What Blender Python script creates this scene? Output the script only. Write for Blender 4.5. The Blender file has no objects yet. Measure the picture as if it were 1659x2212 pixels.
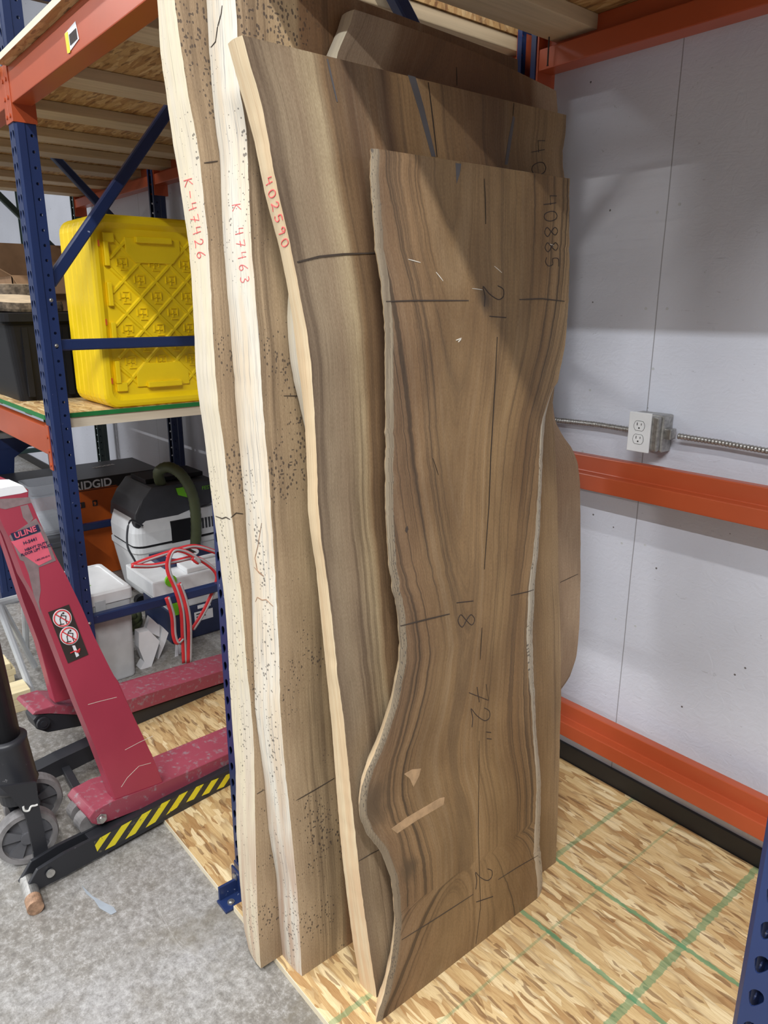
import bpy, bmesh, math, random
from mathutils import Vector, Matrix
from mathutils import noise as mnoise
from mathutils.bvhtree import BVHTree
random.seed(7)
S = bpy.context.scene
COL = S.collection
# ------------------------------------------------------------------ camera, light, exposure
F_PX = 1578.48; CXP, CYP = 829.5, 1106.0
PITCH, ROLL, YAW = math.radians(15.839), math.radians(0.051), math.radians(39.869)
CAM = Vector((1.584, -0.829, 1.61))
def _l2w(v):   # view-levelled frame -> world (x along the wall, y towards the wall)
    X = (math.sin(YAW), -math.cos(YAW)); Y = (math.cos(YAW), math.sin(YAW))
    return Vector((v[0]*X[0]+v[1]*X[1], v[0]*Y[0]+v[1]*Y[1], v[2]))
_cp, _sp = math.cos(PITCH), math.sin(PITCH)
FW = _l2w((0, _cp, -_sp)); _up = Vector((0, _sp, _cp)); _rt = Vector((1, 0, 0))
RT = _l2w(math.cos(ROLL)*_rt + math.sin(ROLL)*_up); UP = _l2w(-math.sin(ROLL)*_rt + math.cos(ROLL)*_up)
cd = bpy.data.cameras.new('camera'); cam = bpy.data.objects.new('camera', cd); COL.objects.link(cam)
cd.sensor_fit = 'HORIZONTAL'; cd.sensor_width = 36; cd.lens = 36*F_PX/1659; cd.clip_start = .02
cam.matrix_world = Matrix(((RT.x, UP.x, -FW.x, CAM.x), (RT.y, UP.y, -FW.y, CAM.y), (RT.z, UP.z, -FW.z, CAM.z), (0, 0, 0, 1)))
S.camera = cam
S.view_settings.view_transform = 'Standard'; S.view_settings.look = 'None'
S.view_settings.gamma = 1; S.view_settings.use_curve_mapping = False
S.view_settings.exposure = 0.0
W = bpy.data.worlds.new('world'); S.world = W; W.use_nodes = True
W.node_tree.nodes['Background'].inputs[0].default_value = (.93, .96, 1, 1)
W.node_tree.nodes['Background'].inputs[1].default_value = .30
def tube_light(x, y, z, power, ln=2.4, col=(1, .985, .96)):
    l = bpy.data.lights.new('ceiling_tube_light', 'AREA'); l.shape = 'RECTANGLE'; l.size = ln; l.size_y = .10
    l.energy = power; l.color = col
    o = bpy.data.objects.new('ceiling_tube_light', l); COL.objects.link(o); o.location = (x, y, z)
for x, p in ((-4.4, 30), (-1.0, 30), (2.6, 185)):
    tube_light(x, -1.36, 4.2, p)
for x, p in ((-4.4, 105), (-1.0, 110), (2.4, 205)):
    tube_light(x, -3.25, 4.2, p, col=(.93, .965, 1))

tube_light(-6.8, -8.2, 4.2, 620, ln=2.4)

def ray(px, py): return (px-CXP)/F_PX*RT + (CYP-py)/F_PX*UP + FW
def hx(px, py, x): r = ray(px, py); return CAM + r*((x-CAM.x)/r.x)
def hy(px, py, y): r = ray(px, py); return CAM + r*((y-CAM.y)/r.y)
def hz(px, py, z): r = ray(px, py); return CAM + r*((z-CAM.z)/r.z)

# ------------------------------------------------------------------ materials
class N:
    def __init__(s, name):
        s.m = bpy.data.materials.new(name); s.m.use_nodes = True; s.t = s.m.node_tree; s.n = s.t.nodes; s.l = s.t.links
        s.b = s.n['Principled BSDF']
    def new(s, t, **k):
        n = s.n.new(t)
        for a, v in k.items(): setattr(n, a, v)
        return n
    def link(s, a, b): s.l.new(a, b)
    def val(s, inp, v):
        if hasattr(v, 'links') or isinstance(v, bpy.types.NodeSocket): s.l.new(v, inp)
        else: inp.default_value = v
    def math(s, op, a, b=0.0, c=None, clamp=False):
        n = s.new('ShaderNodeMath', operation=op); n.use_clamp = clamp
        s.val(n.inputs[0], a); s.val(n.inputs[1], b)
        if c is not None: s.val(n.inputs[2], c)
        return n.outputs[0]
    def maprange(s, v, a, b, c, d):
        n = s.new('ShaderNodeMapRange'); n.interpolation_type = 'SMOOTHSTEP'
        s.val(n.inputs[0], v)
        for i, q in enumerate((a, b, c, d)): n.inputs[i+1].default_value = q
        return n.outputs[0]
    def comb(s, x, y, z=0.0):
        n = s.new('ShaderNodeCombineXYZ'); s.val(n.inputs[0], x); s.val(n.inputs[1], y); s.val(n.inputs[2], z); return n.outputs[0]
    def noise(s, vec, scale=1, detail=3, rough=.5, dist=0):
        n = s.new('ShaderNodeTexNoise'); s.link(vec, n.inputs['Vector'])
        n.inputs['Scale'].default_value = scale; n.inputs['Detail'].default_value = detail
        n.inputs['Roughness'].default_value = rough; n.inputs['Distortion'].default_value = dist
        return n.outputs['Fac']
    def vor(s, vec, scale=1, out='Distance', feature='F1', rnd=1):
        n = s.new('ShaderNodeTexVoronoi', feature=feature); s.link(vec, n.inputs['Vector']); n.inputs['Scale'].default_value = scale
        n.inputs['Randomness'].default_value = rnd
        return n.outputs[out]
    def ramp(s, v, stops, interp='LINEAR'):
        n = s.new('ShaderNodeValToRGB'); r = n.color_ramp; r.interpolation = interp
        while len(r.elements) < len(stops): r.elements.new(.5)
        for e, (p, c) in zip(r.elements, sorted(stops)): e.position = p; e.color = (*c[:3], 1)
        s.val(n.inputs[0], v); return n.outputs[0]
    def mix(s, f, a, b, mode='MIX'):
        n = s.new('ShaderNodeMix', data_type='RGBA', blend_type=mode)
        s.val(n.inputs[0], f)
        for i, v in ((6, a), (7, b)):
            if isinstance(v, (tuple, list)): n.inputs[i].default_value = (*v[:3], 1)
            else: s.link(v, n.inputs[i])
        return n.outputs[2]
    def bump(s, h, strength=.3, dist=.002):
        n = s.new('ShaderNodeBump'); n.inputs['Strength'].default_value = strength; n.inputs['Distance'].default_value = dist
        s.link(h, n.inputs['Height']); s.link(n.outputs[0], s.b.inputs['Normal'])
    def base(s, c):
        if isinstance(c, (tuple, list)): s.b.inputs['Base Color'].default_value = (*c[:3], 1)
        else: s.link(c, s.b.inputs['Base Color'])
    def obj(s): return s.new('ShaderNodeTexCoord').outputs['Object']
    def pos(s): return s.new('ShaderNodeNewGeometry').outputs['Position']
    def sep(s, v): n = s.new('ShaderNodeSeparateXYZ'); s.link(v, n.inputs[0]); return n.outputs
    def uv(s, name): return s.new('ShaderNodeUVMap', uv_map=name).outputs[0]
    def mapping(s, v, scale=(1, 1, 1), rot=(0, 0, 0), loc=(0, 0, 0)):
        n = s.new('ShaderNodeMapping'); s.link(v, n.inputs[0]); n.inputs['Scale'].default_value = scale
        n.inputs['Rotation'].default_value = rot; n.inputs['Location'].default_value = loc; return n.outputs[0]
def sr(r, g, b):   # 8-bit display colour -> linear
    f = lambda c: (c/255/12.92 if c/255 < .04045 else ((c/255+.055)/1.055)**2.4)
    return (f(r), f(g), f(b))
def plain(name, col, rough=.5, metal=0, var=.08, scale=20, bump=0):
    m = N(name); p = m.pos(); f = m.noise(p, scale, 4)
    m.base(m.mix(m.maprange(f, .3, .7, 0, 1), tuple(c*(1-var) for c in col), tuple(min(1, c*(1+var)) for c in col)))
    m.b.inputs['Roughness'].default_value = rough; m.b.inputs['Metallic'].default_value = metal
    if bump: m.bump(f, bump, .002)
    return m.m
def worn(name, col, wear, rough=.38, amt=.62, scale=30, coat=.0, soft=.05):
    m = N(name); p = m.pos(); f = m.noise(p, scale, 6, .65); g = m.noise(p, 4, 3)
    w = m.maprange(m.math('ADD', m.math('MULTIPLY', f, .8), m.math('MULTIPLY', g, .2)), amt, amt+soft, 0, 1)
    c = m.mix(m.maprange(g, .3, .7, 0, 1), tuple(q*.88 for q in col), col)
    m.base(m.mix(w, c, wear)); m.b.inputs['Roughness'].default_value = rough; m.b.inputs['Coat Weight'].default_value = coat
    return m.m

def wood_face(name, stops, warp=.05, ks=14, streak=.5, spots=0.0, Wm=.7, streak_lo=.5, fib=.20, tint=(1, 1, 1), rough=.62, mott=.16, dark=(.10, .06, .035), outer=None, knots=()):
    m = N(name); u = m.sep(m.uv('grain')); r = m.sep(m.uv('ring'))
    g, v, h = u[0], u[1], r[0]
    wv = m.comb(m.math('MULTIPLY', g, 2.0), m.math('MULTIPLY', v, 1.1))
    wn = m.math('SUBTRACT', m.noise(wv, 1.3, 2), .5)
    g2 = m.math('ADD', g, m.math('MULTIPLY', wn, warp))
    h2 = m.math('ADD', h, m.math('MULTIPLY', wn, warp*1.4))
    base = m.ramp(g2, stops)
    st = m.noise(m.comb(m.math('MULTIPLY', h2, ks), m.math('MULTIPLY', v, .45), r[1]), 1, 7, .62)
    st2 = m.noise(m.comb(m.math('MULTIPLY', h2, ks*5.5), m.math('MULTIPLY', v, .8), 3.3), 1, 4, .6)
    k = m.maprange(m.math('ADD', m.math('MULTIPLY', st, .68), m.math('MULTIPLY', st2, .32)), streak_lo, streak_lo+.13, 0, 1)
    k = m.math('MULTIPLY', k, streak)
    if outer: k = m.math('MULTIPLY', k, m.maprange(m.math('ABSOLUTE', m.math('SUBTRACT', g, .5)), outer[0], outer[1], outer[2], 1))
    c = m.mix(k, base, dark)
    lt = m.maprange(st, .30, .48, .16, 0)
    c = m.mix(lt, c, (.62, .50, .34))
    f1 = m.noise(m.comb(m.math('MULTIPLY', g2, 300*Wm), m.math('MULTIPLY', v, 9)), 1, 3, .6)
    f2 = m.noise(m.comb(m.math('MULTIPLY', g2, 3.0), m.math('MULTIPLY', v, 2.2), 5), 1.6, 4)
    f3 = m.noise(m.comb(m.math('MULTIPLY', g, 900*Wm), m.math('MULTIPLY', v, 160)), 1, 2)
    c = m.mix(m.maprange(f1, .3, .7, fib*1.6, 0), c, m.mix(1.0, c, (.45, .38, .32), 'MULTIPLY'))
    c = m.mix(m.maprange(f2, .3, .7, mott*2, 0), c, m.mix(1.0, c, (.55, .5, .46), 'MULTIPLY'))
    c = m.mix(m.maprange(f3, .35, .65, .38, 0), c, m.mix(1.0, c, (.5, .42, .36), 'MULTIPLY'))
    for kg, kv, kr in knots:
        dx = m.math('MULTIPLY', m.math('SUBTRACT', g2, kg), Wm); dy = m.math('SUBTRACT', v, kv)
        dd = m.math('SQRT', m.math('ADD', m.math('MULTIPLY', dx, dx), m.math('MULTIPLY', m.math('MULTIPLY', dy, dy), .6)))
        dd = m.math('ADD', dd, m.math('MULTIPLY', m.math('SUBTRACT', m.noise(m.comb(m.math('MULTIPLY', g, 12), m.math('MULTIPLY', v, 9)), 2, 4), .5), kr*1.6))
        c = m.mix(m.maprange(dd, kr*.2, kr*1.5, .75, 0), c, dark)
    if spots:
        vv = m.comb(m.math('MULTIPLY', g, Wm*125), m.math('MULTIPLY', v, 88))
        d = m.vor(vv, 1); msk = m.noise(m.comb(m.math('MULTIPLY', g, Wm*5), m.math('MULTIPLY', v, 4.5), 8), 1, 3)
        sp = m.math('LESS_THAN', d, m.maprange(msk, .40, .66, .04, .33))
        vv2 = m.comb(m.math('MULTIPLY', g, Wm*26), m.math('MULTIPLY', v, 80), 2)
        d2 = m.vor(vv2, 1); sp2 = m.math('LESS_THAN', d2, m.maprange(msk, .44, .7, 0, .17))
        edge = m.maprange(g, spots, spots+.12, 1, 0)
        c = m.mix(m.math('MULTIPLY', m.math('MAXIMUM', sp, sp2), m.math('MULTIPLY', edge, .8)), c, (.05, .035, .03))
    if tint != (1, 1, 1): c = m.mix(1.0, c, tint, 'MULTIPLY')
    m.base(c); m.b.inputs['Roughness'].default_value = rough
    m.bump(f1, .25, .0006)
    return m.m
def wood_edge(name, c1, c2, c3, spots=.22, grey=.5, wear=(.42, .33, .25)):
    m = N(name); u = m.sep(m.uv('grain')); t, v = u[0], u[1]
    f = m.noise(m.comb(m.math('MULTIPLY', t, 26), m.math('MULTIPLY', v, 5)), 1, 5, .6)
    f2 = m.noise(m.comb(m.math('MULTIPLY', t, 3), m.math('MULTIPLY', v, 2.6), 4), 1, 3)
    f3 = m.noise(m.comb(m.math('MULTIPLY', t, 60), m.math('MULTIPLY', v, 14)), 1, 2)
    c = m.mix(m.maprange(f2, .35, .65, 0, 1), c1, c2)
    c = m.mix(m.maprange(f, .52, .68, 0, grey), c, c3)
    c = m.mix(m.maprange(f3, .55, .7, 0, .35), c, c3)
    lowv = m.math('MULTIPLY', m.maprange(v, .15, .75, 1, 0), m.maprange(f2, .35, .6, 0, .8))
    c = m.mix(lowv, c, wear)
    if spots:
        d = m.vor(m.comb(m.math('MULTIPLY', t, 9), m.math('MULTIPLY', v, 105)), 1)
        msk = m.noise(m.comb(m.math('MULTIPLY', t, 1.2), m.math('MULTIPLY', v, 3), 9), 1, 3)
        c = m.mix(m.math('MULTIPLY', m.math('LESS_THAN', d, m.maprange(msk, .42, .7, .03, spots)), .75), c, (.06, .05, .045))
    m.base(c); m.b.inputs['Roughness'].default_value = .7; m.bump(f, .4, .0012)
    return m.m
def osb(name, rot=0.0, lines=(), tint=(1, 1, 1)):
    m = N(name); p = m.pos(); c = None
    cols = [(.0, sr(172, 134, 88)), (.14, sr(188, 154, 106)), (.4, sr(204, 174, 124)), (.7, sr(216, 190, 142)), (1, sr(228, 208, 166))]
    wob = m.new('ShaderNodeVectorMath', operation='ADD')
    nz = m.new('ShaderNodeTexNoise'); nz.inputs['Scale'].default_value = 16; nz.inputs['Detail'].default_value = 3; m.link(p, nz.inputs['Vector'])
    sc = m.new('ShaderNodeVectorMath', operation='SCALE'); m.link(nz.outputs['Color'], sc.inputs[0]); sc.inputs['Scale'].default_value = .012
    m.link(p, wob.inputs[0]); m.link(sc.outputs[0], wob.inputs[1]); q = wob.outputs[0]
    hgt = None; edge = None
    for i, (a, sx, sy) in enumerate(((.1, 8, 30), (.95, 9, 40), (-.75, 8, 34), (.4, 10, 52), (1.9, 12, 44), (-.25, 9, 60))):
        mp = m.mapping(q, (sx, sy, 30), (0, 0, rot+a), (i*3.1, i*1.7, .3*i))
        vt = m.new('ShaderNodeTexVoronoi', feature='F1'); m.link(mp, vt.inputs['Vector']); vt.inputs['Scale'].default_value = 1
        s_ = m.sep(vt.outputs['Color'])
        fine = m.noise(m.mapping(q, (20, 420, 60), (0, 0, rot+a)), 1, 4, .75)
        cc = m.ramp(s_[0], cols); cc = m.mix(m.maprange(fine, .35, .62, .55, 0), cc, m.mix(1.0, cc, (.66, .54, .40), 'MULTIPLY'))
        ed = m.maprange(vt.outputs['Distance'], .52, .85, 0, .45); cc = m.mix(ed, cc, sr(128, 92, 56))
        if c is None: c = cc; hgt = s_[1]
        else:
            k = m.math('GREATER_THAN', s_[2], .60)
            c = m.mix(k, c, cc); hgt = m.mix(k, hgt, s_[1])
    for a, th_ in ((.8, .955), (-.4, .965)):
        dk = m.vor(m.mapping(q, (22, 120, 40), (0, 0, rot+a)), 1, 'Color'); ds = m.sep(dk)
        c = m.mix(m.math('MULTIPLY', m.math('GREATER_THAN', ds[0], th_), .62), c, sr(112, 76, 46))
    xyz = m.sep(p); nl = m.noise(p, 60, 3)
    for ax, pos_, wd, al in lines:
        d = m.math('ABSOLUTE', m.math('SUBTRACT', xyz[ax], pos_)); d = m.math('ADD', d, m.math('MULTIPLY', m.math('SUBTRACT', nl, .5), wd*1.2))
        c = m.mix(m.math('MULTIPLY', m.maprange(d, wd*.5, wd*.5+.003, 1, 0), al), c, sr(70, 135, 95))
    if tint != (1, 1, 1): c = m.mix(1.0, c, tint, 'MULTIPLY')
    m.base(c); m.b.inputs['Roughness'].default_value = .6
    m.bump(hgt, .2, .0015)
    return m.m
def lumber(name, axis, col=(.62, .50, .33), k=1.0):
    m = N(name); p = m.pos()
    s = [60, 60, 60]; s[axis] = 2.5
    f = m.noise(m.mapping(p, tuple(s)), 1, 5, .6); s2 = [9, 9, 9]; s2[axis] = .8
    f2 = m.noise(m.mapping(p, tuple(s2)), 1, 3, .5, 1.0)
    c = m.mix(m.maprange(f, .35, .7, 0, .45*k), col, tuple(q*.62 for q in col))
    c = m.mix(m.maprange(f2, .5, .65, 0, .5*k), c, (col[0]*.72, col[1]*.62, col[2]*.5))
    m.base(c); m.b.inputs['Roughness'].default_value = .65; m.bump(f, .3, .001)
    return m.m
M = {}
M['blue'] = worn('blue_paint', sr(32, 48, 90), (.35, .40, .52), .33, .66, 42)
M['orange'] = worn('orange_paint', sr(178, 80, 45), (.55, .33, .25), .34, .72, 30)
M['green'] = worn('dark_green_paint', sr(52, 72, 70), (.2, .22, .22), .4, .7, 30)
M['red'] = worn('red_paint', sr(166, 58, 78), (.42, .25, .28), .34, .68, 22)
M['red_worn'] = worn('scuffed_red_paint', sr(150, 66, 82), (.27, .20, .22), .42, .52, 46, soft=.16)
M['black'] = worn('black_paint', sr(40, 41, 46), (.30, .29, .30), .42, .66, 30)
M['blacksoft'] = plain('black_plastic', (.011, .011, .013), .5)
M['dgrey'] = plain('dark_grey_plastic', (.045, .047, .055), .5)
M['rubber'] = plain('grey_rubber', (.20, .19, .19), .7, var=.3)
M['wheelhub'] = plain('wheel_hub_grey', (.11, .11, .12), .5)
M['steel'] = plain('steel', (.52, .51, .49), .35, .8, .2, 60)
M['steelb'] = plain('galvanised_steel', (.40, .39, .37), .36, .85, .2, 80)
M['rust'] = plain('rusty_steel', (.36, .22, .14), .6, .3, .3, 80)
M['yellow'] = plain('yellow_plastic', sr(240, 205, 12), .42, var=.04, scale=8)
M['white'] = plain('white_plastic', (.74, .75, .76), .4, var=.03)
M['grey'] = plain('light_grey_plastic', (.52, .54, .56), .45, var=.05)
M['navy'] = plain('navy_plastic', sr(36, 46, 78), .4)
M['blacksoft'].node_tree.nodes['Principled BSDF'].inputs['Specular IOR Level'].default_value = .25
M['lime'] = plain('lime_plastic', sr(120, 200, 30), .4)
M['boxor'] = plain('orange_cardboard', sr(200, 92, 22), .6, var=.12, scale=6)
M['boxbk'] = plain('black_cardboard', (.022, .02, .02), .4)
M['card'] = plain('brown_cardboard', sr(158, 124, 92), .75)
M['olive'] = plain('olive_hose', sr(74, 80, 52), .5)
M['redtape'] = plain('red_strap', sr(214, 52, 58), .45)
M['greytape'] = plain('grey_strap', sr(178, 174, 176), .5)
M['paper'] = plain('white_paper', (.78, .79, .82), .6, var=.03)
M['ink'] = plain('black_ink', (.03, .02, .018), .7)
M['pencil'] = plain('pencil_line', (.05, .035, .025), .7)
M['redink'] = plain('red_ink', sr(220, 92, 92), .6)
M['crack'] = plain('wood_crack', (.025, .016, .01), .8)
M['epoxy'] = plain('grey_resin_fill', sr(84, 82, 84), .35)
M['chalk'] = plain('pale_scratch', (.62, .58, .5), .8)
M['burr'] = plain('sanded_patch', sr(168, 138, 104), .8, var=.15, scale=60)
M['greenedge'] = plain('green_sheet_edge', sr(20, 112, 52), .6)
M['bark'] = plain('tree_bark', sr(104, 92, 78), .9, var=.55, scale=45, bump=.8)
M['cookie'] = plain('cut_wood_face', sr(218, 196, 164), .7, var=.12)
M['baseboard'] = plain('black_baseboard', (.013, .012, .012), .45)
M['hole'] = plain('dark_opening', (.01, .01, .01), .8)
M['decal_y'] = plain('yellow_decal', sr(228, 210, 40), .4)
M['decal_navy'] = plain('navy_decal', sr(34, 42, 72), .4)
M['decal_pink'] = plain('faded_pink_decal', sr(216, 96, 116), .4)
M['tapegrey'] = plain('torn_grey_tape', sr(130, 112, 114), .45, var=.12, scale=50)
M['whitepaint'] = plain('white_marker', (.75, .75, .72), .5)
M['bluepaint_floor'] = plain('grey_blue_smear', sr(150, 158, 166), .4)
M['pine'] = lumber('pine_offcut', 1, (.80, .68, .42), .6)
M['joist'] = lumber('pine_joist', 1, (.60, .47, .30))
M['joistw'] = lumber('pale_shelf_board', 1, (.70, .62, .48), .7)
M['osb'] = osb('osb_floor', 0, [(0, .512, .012, .5), (0, .921, .016, .6), (1, .73, .010, .75), (1, .50, .010, .7), (1, .455, .012, .0), (0, .67, .004, .35), (1, .03, .03, .0)])
M['osb2'] = osb('osb_sheet', .9)
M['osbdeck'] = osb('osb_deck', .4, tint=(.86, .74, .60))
m = N('clear_plastic'); m.base((.55, .58, .64)); m.b.inputs['Roughness'].default_value = .25; m.b.inputs['Alpha'].default_value = .34; M['clear'] = m.m

m = N('hazard_stripes'); p = m.sep(m.pos()); a = m.math('ADD', m.math('MULTIPLY', p[1], 1.0), m.math('MULTIPLY', p[2], -1.1))
f = m.math('FRACT', m.math('MULTIPLY', a, 15.5)); nz = m.noise(m.pos(), 70, 4)
c = m.mix(m.math('GREATER_THAN', f, .5), sr(222, 206, 40), (.03, .03, .03))
c = m.mix(m.maprange(nz, .62, .68, 0, .7), c, (.12, .11, .08)); m.base(c); m.b.inputs['Roughness'].default_value = .4; M['hazard'] = m.m

m = N('concrete'); p = m.pos(); a = m.noise(p, 1.5, 6, .62, .5); b = m.noise(p, 7, 7, .72); c_ = m.noise(p, 44, 9, .85); d = m.noise(p, 260, 3)
c = m.ramp(a, [(.3, sr(112, 107, 99)), (.45, sr(130, 126, 120)), (.58, sr(148, 146, 143)), (.75, sr(166, 165, 166))])
c = m.mix(m.maprange(b, .42, .66, 0, .6), c, sr(116, 110, 101))
c = m.mix(m.maprange(c_, .48, .62, 0, .55), c, sr(192, 190, 188))
c = m.mix(m.maprange(c_, .50, .38, 0, .6), c, sr(92, 88, 84))
c = m.mix(m.maprange(d, .45, .75, 0, .25), c, sr(96, 92, 88))
e = m.noise(m.mapping(p, (5, 22, 1), (0, 0, .8)), 1, 6, .75, 1.2); c = m.mix(m.maprange(e, .61, .66, 0, .22), c, sr(216, 214, 211))
e2 = m.noise(p, 3.1, 5, .65, .3); c = m.mix(m.maprange(e2, .52, .68, 0, .5), c, sr(112, 104, 88))
m.base(c); m.link(m.maprange(b, .3, .7, .42, .75), m.b.inputs['Roughness']); m.bump(c_, .15, .001); M['concrete'] = m.m

m = N('white_painted_board'); p = m.pos(); xz = m.sep(p)
a = m.noise(p, 2, 3); base = m.mix(m.maprange(a, .3, .7, 0, 1), sr(200, 203, 214), sr(210, 213, 224))
fl = m.noise(m.mapping(p, (26, 26, 26)), 1, 2, .5, 2.2); fl2 = m.vor(m.mapping(p, (30, 30, 12), (0, .5, 0)), 1)
scr = m.noise(m.mapping(p, (8, 8, 70), (0, .7, 0)), 1, 5, .8, 2.0)
base = m.mix(m.maprange(scr, .665, .70, 0, .45), base, sr(128, 126, 130))
sc2 = m.noise(m.mapping(p, (22, 22, 60), (0, -.5, 0)), 1, 6, .85, 1.0); sm = m.noise(p, 6, 3)
base = m.mix(m.math('MULTIPLY', m.maprange(sc2, .63, .655, 0, .5), m.math('GREATER_THAN', sm, .52)), base, sr(120, 118, 122))
dots = m.vor(m.mapping(p, (14, 14, 14)), 1); dm = m.noise(p, 5, 2)
base = m.mix(m.math('MULTIPLY', m.math('LESS_THAN', dots, .045), m.math('GREATER_THAN', dm, .5)), base, sr(100, 96, 98))
w = m.math('ADD', xz[0], m.math('MULTIPLY', m.math('SUBTRACT', m.noise(p, 3, 3), .5), .006))
for sx in (.414, -.805, -2.02, -3.24, -4.46, 1.633):
    base = m.mix(m.maprange(m.math('ABSOLUTE', m.math('SUBTRACT', w, sx)), .0008, .0022, .75, 0), base, sr(110, 108, 110))
m.base(base); m.b.inputs['Roughness'].default_value = .42
m.bump(m.math('ADD', m.math('MULTIPLY', fl, .6), m.math('MULTIPLY', m.math('ADD', fl2, scr), .3)), .42, .005); M['wall'] = m.m

# ------------------------------------------------------------------ object helpers
ORG = {}
def tag(o, label=None, cat=None, group=None, kind=None):
    if label: o['label'] = label
    if cat: o['category'] = cat
    if group: o['group'] = group
    if kind: o['kind'] = kind
    return o
def thing(name, label, cat, loc=(0, 0, 0), group=None):
    o = bpy.data.objects.new(name, None); o.empty_display_size = .05; COL.objects.link(o); o.location = loc
    ORG[o.name] = Vector(loc); return tag(o, label, cat, group)
def link(name, me, mats, parent=None, origin=None):
    if not isinstance(mats, (list, tuple)): mats = [mats]
    for q in mats: me.materials.append(q)
    if parent is not None: org = ORG[parent.name]
    elif origin is not None: org = Vector(origin)
    else:
        xs = [v.co.x for v in me.vertices]; ys = [v.co.y for v in me.vertices]; zs = [v.co.z for v in me.vertices]
        org = Vector(((min(xs)+max(xs))/2, (min(ys)+max(ys))/2, min(zs)))
    me.transform(Matrix.Translation(-org))
    o = bpy.data.objects.new(name, me); COL.objects.link(o)
    if parent is not None: o.parent = parent
    else: o.location = org
    ORG[o.name] = org
    return o
def mk(name, bm, mats, parent=None, smooth=False, label=None, bevel=0):
    if bevel:
        bmesh.ops.bevel(bm, geom=bm.edges[:], offset=bevel, segments=2, affect='EDGES', profile=.6, clamp_overlap=True)
    bmesh.ops.recalc_face_normals(bm, faces=bm.faces[:])
    me = bpy.data.meshes.new(name); bm.to_mesh(me); bm.free()
    if smooth:
        for f in me.polygons: f.use_smooth = True
    o = link(name, me, mats, parent)
    if label: o['label'] = label
    return o
def B(): return bmesh.new()
def box(bm, x0, x1, y0, y1, z0, z1, mi=0, M4=None):
    vs = [bm.verts.new(Vector((x, y, z)) if M4 is None else M4 @ Vector((x, y, z))) for x in (x0, x1) for y in (y0, y1) for z in (z0, z1)]
    for q in ((0, 1, 3, 2), (4, 6, 7, 5), (0, 4, 5, 1), (2, 3, 7, 6), (0, 2, 6, 4), (1, 5, 7, 3)):
        f = bm.faces.new([vs[i] for i in q]); f.material_index = mi
    return bm
def prism(bm, pts, d, mi=0):   # polygon of Vectors extruded by vector d
    a = [bm.verts.new(p) for p in pts]; b = [bm.verts.new(Vector(p)+d) for p in pts]; n = len(a)
    fs = [bm.faces.new(a), bm.faces.new(b[::-1])]
    for i in range(n): fs.append(bm.faces.new((a[i], b[i], b[(i+1) % n], a[(i+1) % n])))
    for f in fs: f.material_index = mi
    return bm
def frame_of(d):
    d = d.normalized(); a = Vector((0, 0, 1)) if abs(d.z) < .9 else Vector((0, 1, 0))
    s = d.cross(a).normalized(); return s, s.cross(d).normalized()
def tube(bm, path, r, n=8, flat=1.0, caps=True, rings=None, up=None):
    path = [Vector(p) for p in path]; rr = []
    for i, p in enumerate(path):
        d = (path[min(i+1, len(path)-1)] - path[max(i-1, 0)])
        if d.length < 1e-9: d = Vector((0, 0, 1))
        if up is not None: s = d.cross(Vector(up)).normalized(); t = s.cross(d).normalized()
        else: s, t = frame_of(d)
        rad = r[i] if isinstance(r, (list, tuple)) else r
        if rings: rad *= rings[i % len(rings)]
        rr.append([bm.verts.new(p + s*math.cos(2*math.pi*(k+.5)/n)*rad + t*math.sin(2*math.pi*(k+.5)/n)*rad*flat) for k in range(n)])
    for a, b in zip(rr, rr[1:]):
        for k in range(n): bm.faces.new((a[k], a[(k+1) % n], b[(k+1) % n], b[k]))
    if caps: bm.faces.new(rr[0][::-1]); bm.faces.new(rr[-1])
    return bm
def disc(bm, c, axis, r, h, n=24, r2=None):
    c = Vector(c); axis = Vector(axis).normalized(); return tube(bm, [c, c+axis*h], [r, r if r2 is None else r2], n)
def smooth_path(pts, k=6):
    P = [Vector(p) for p in pts]; out = []
    for i in range(len(P)-1):
        a, b, c, d = P[max(i-1, 0)], P[i], P[i+1], P[min(i+2, len(P)-1)]
        for j in range(k):
            t = j/k; out.append(.5*((2*b)+(c-a)*t+(2*a-5*b+4*c-d)*t*t+(3*b-a-3*c+d)*t**3))
    out.append(P[-1]); return out
GL = {
 '0': [[(.5, 1), (.15, .85), (.05, .5), (.2, .1), (.5, 0), (.8, .15), (.92, .5), (.8, .88), (.5, 1)]],
 '1': [[(.5, 1), (.5, 0)]],
 '2': [[(.05, .75), (.25, 1), (.6, .97), (.72, .7), (.4, .3), (.02, .03), (.5, .08), (1, .0)]],
 '3': [[(.1, .95), (.5, 1), (.75, .8), (.35, .55), (.8, .3), (.5, 0), (.02, .05)]],
 '4': [[(.1, 1), (.02, .5), (.85, .52)], [(.72, .95), (.75, 0)]],
 '5': [[(.95, 1), (.25, .98), (.2, .55), (.7, .55), (.8, .2), (.4, 0), (.02, .1)]],
 '6': [[(.7, 1), (.2, .6), (.05, .25), (.4, 0), (.8, .2), (.6, .45), (.15, .35)]],
 '7': [[(.0, .95), (.85, 1), (.35, 0)], [(.1, .45), (.9, .5)]],
 '8': [[(.5, .5), (.15, .8), (.5, 1), (.85, .8), (.5, .5), (.08, .2), (.5, 0), (.92, .22), (.5, .5)]],
 '9': [[(.85, .85), (.45, 1), (.15, .75), (.45, .52), (.85, .85), (.75, .0)]],
 'K': [[(.1, 1), (.05, 0)], [(.85, 1), (.08, .5), (.9, 0)]],
 '-': [[(.0, .5), (.9, .45)]], '"': [[(.2, 1), (.15, .75)], [(.55, 1), (.5, .75)]], '.': [[(.4, .05), (.5, 0)]]}
EXTRA_UP = {'8', '0', '3', '6', '2', '5', '9'}
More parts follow.
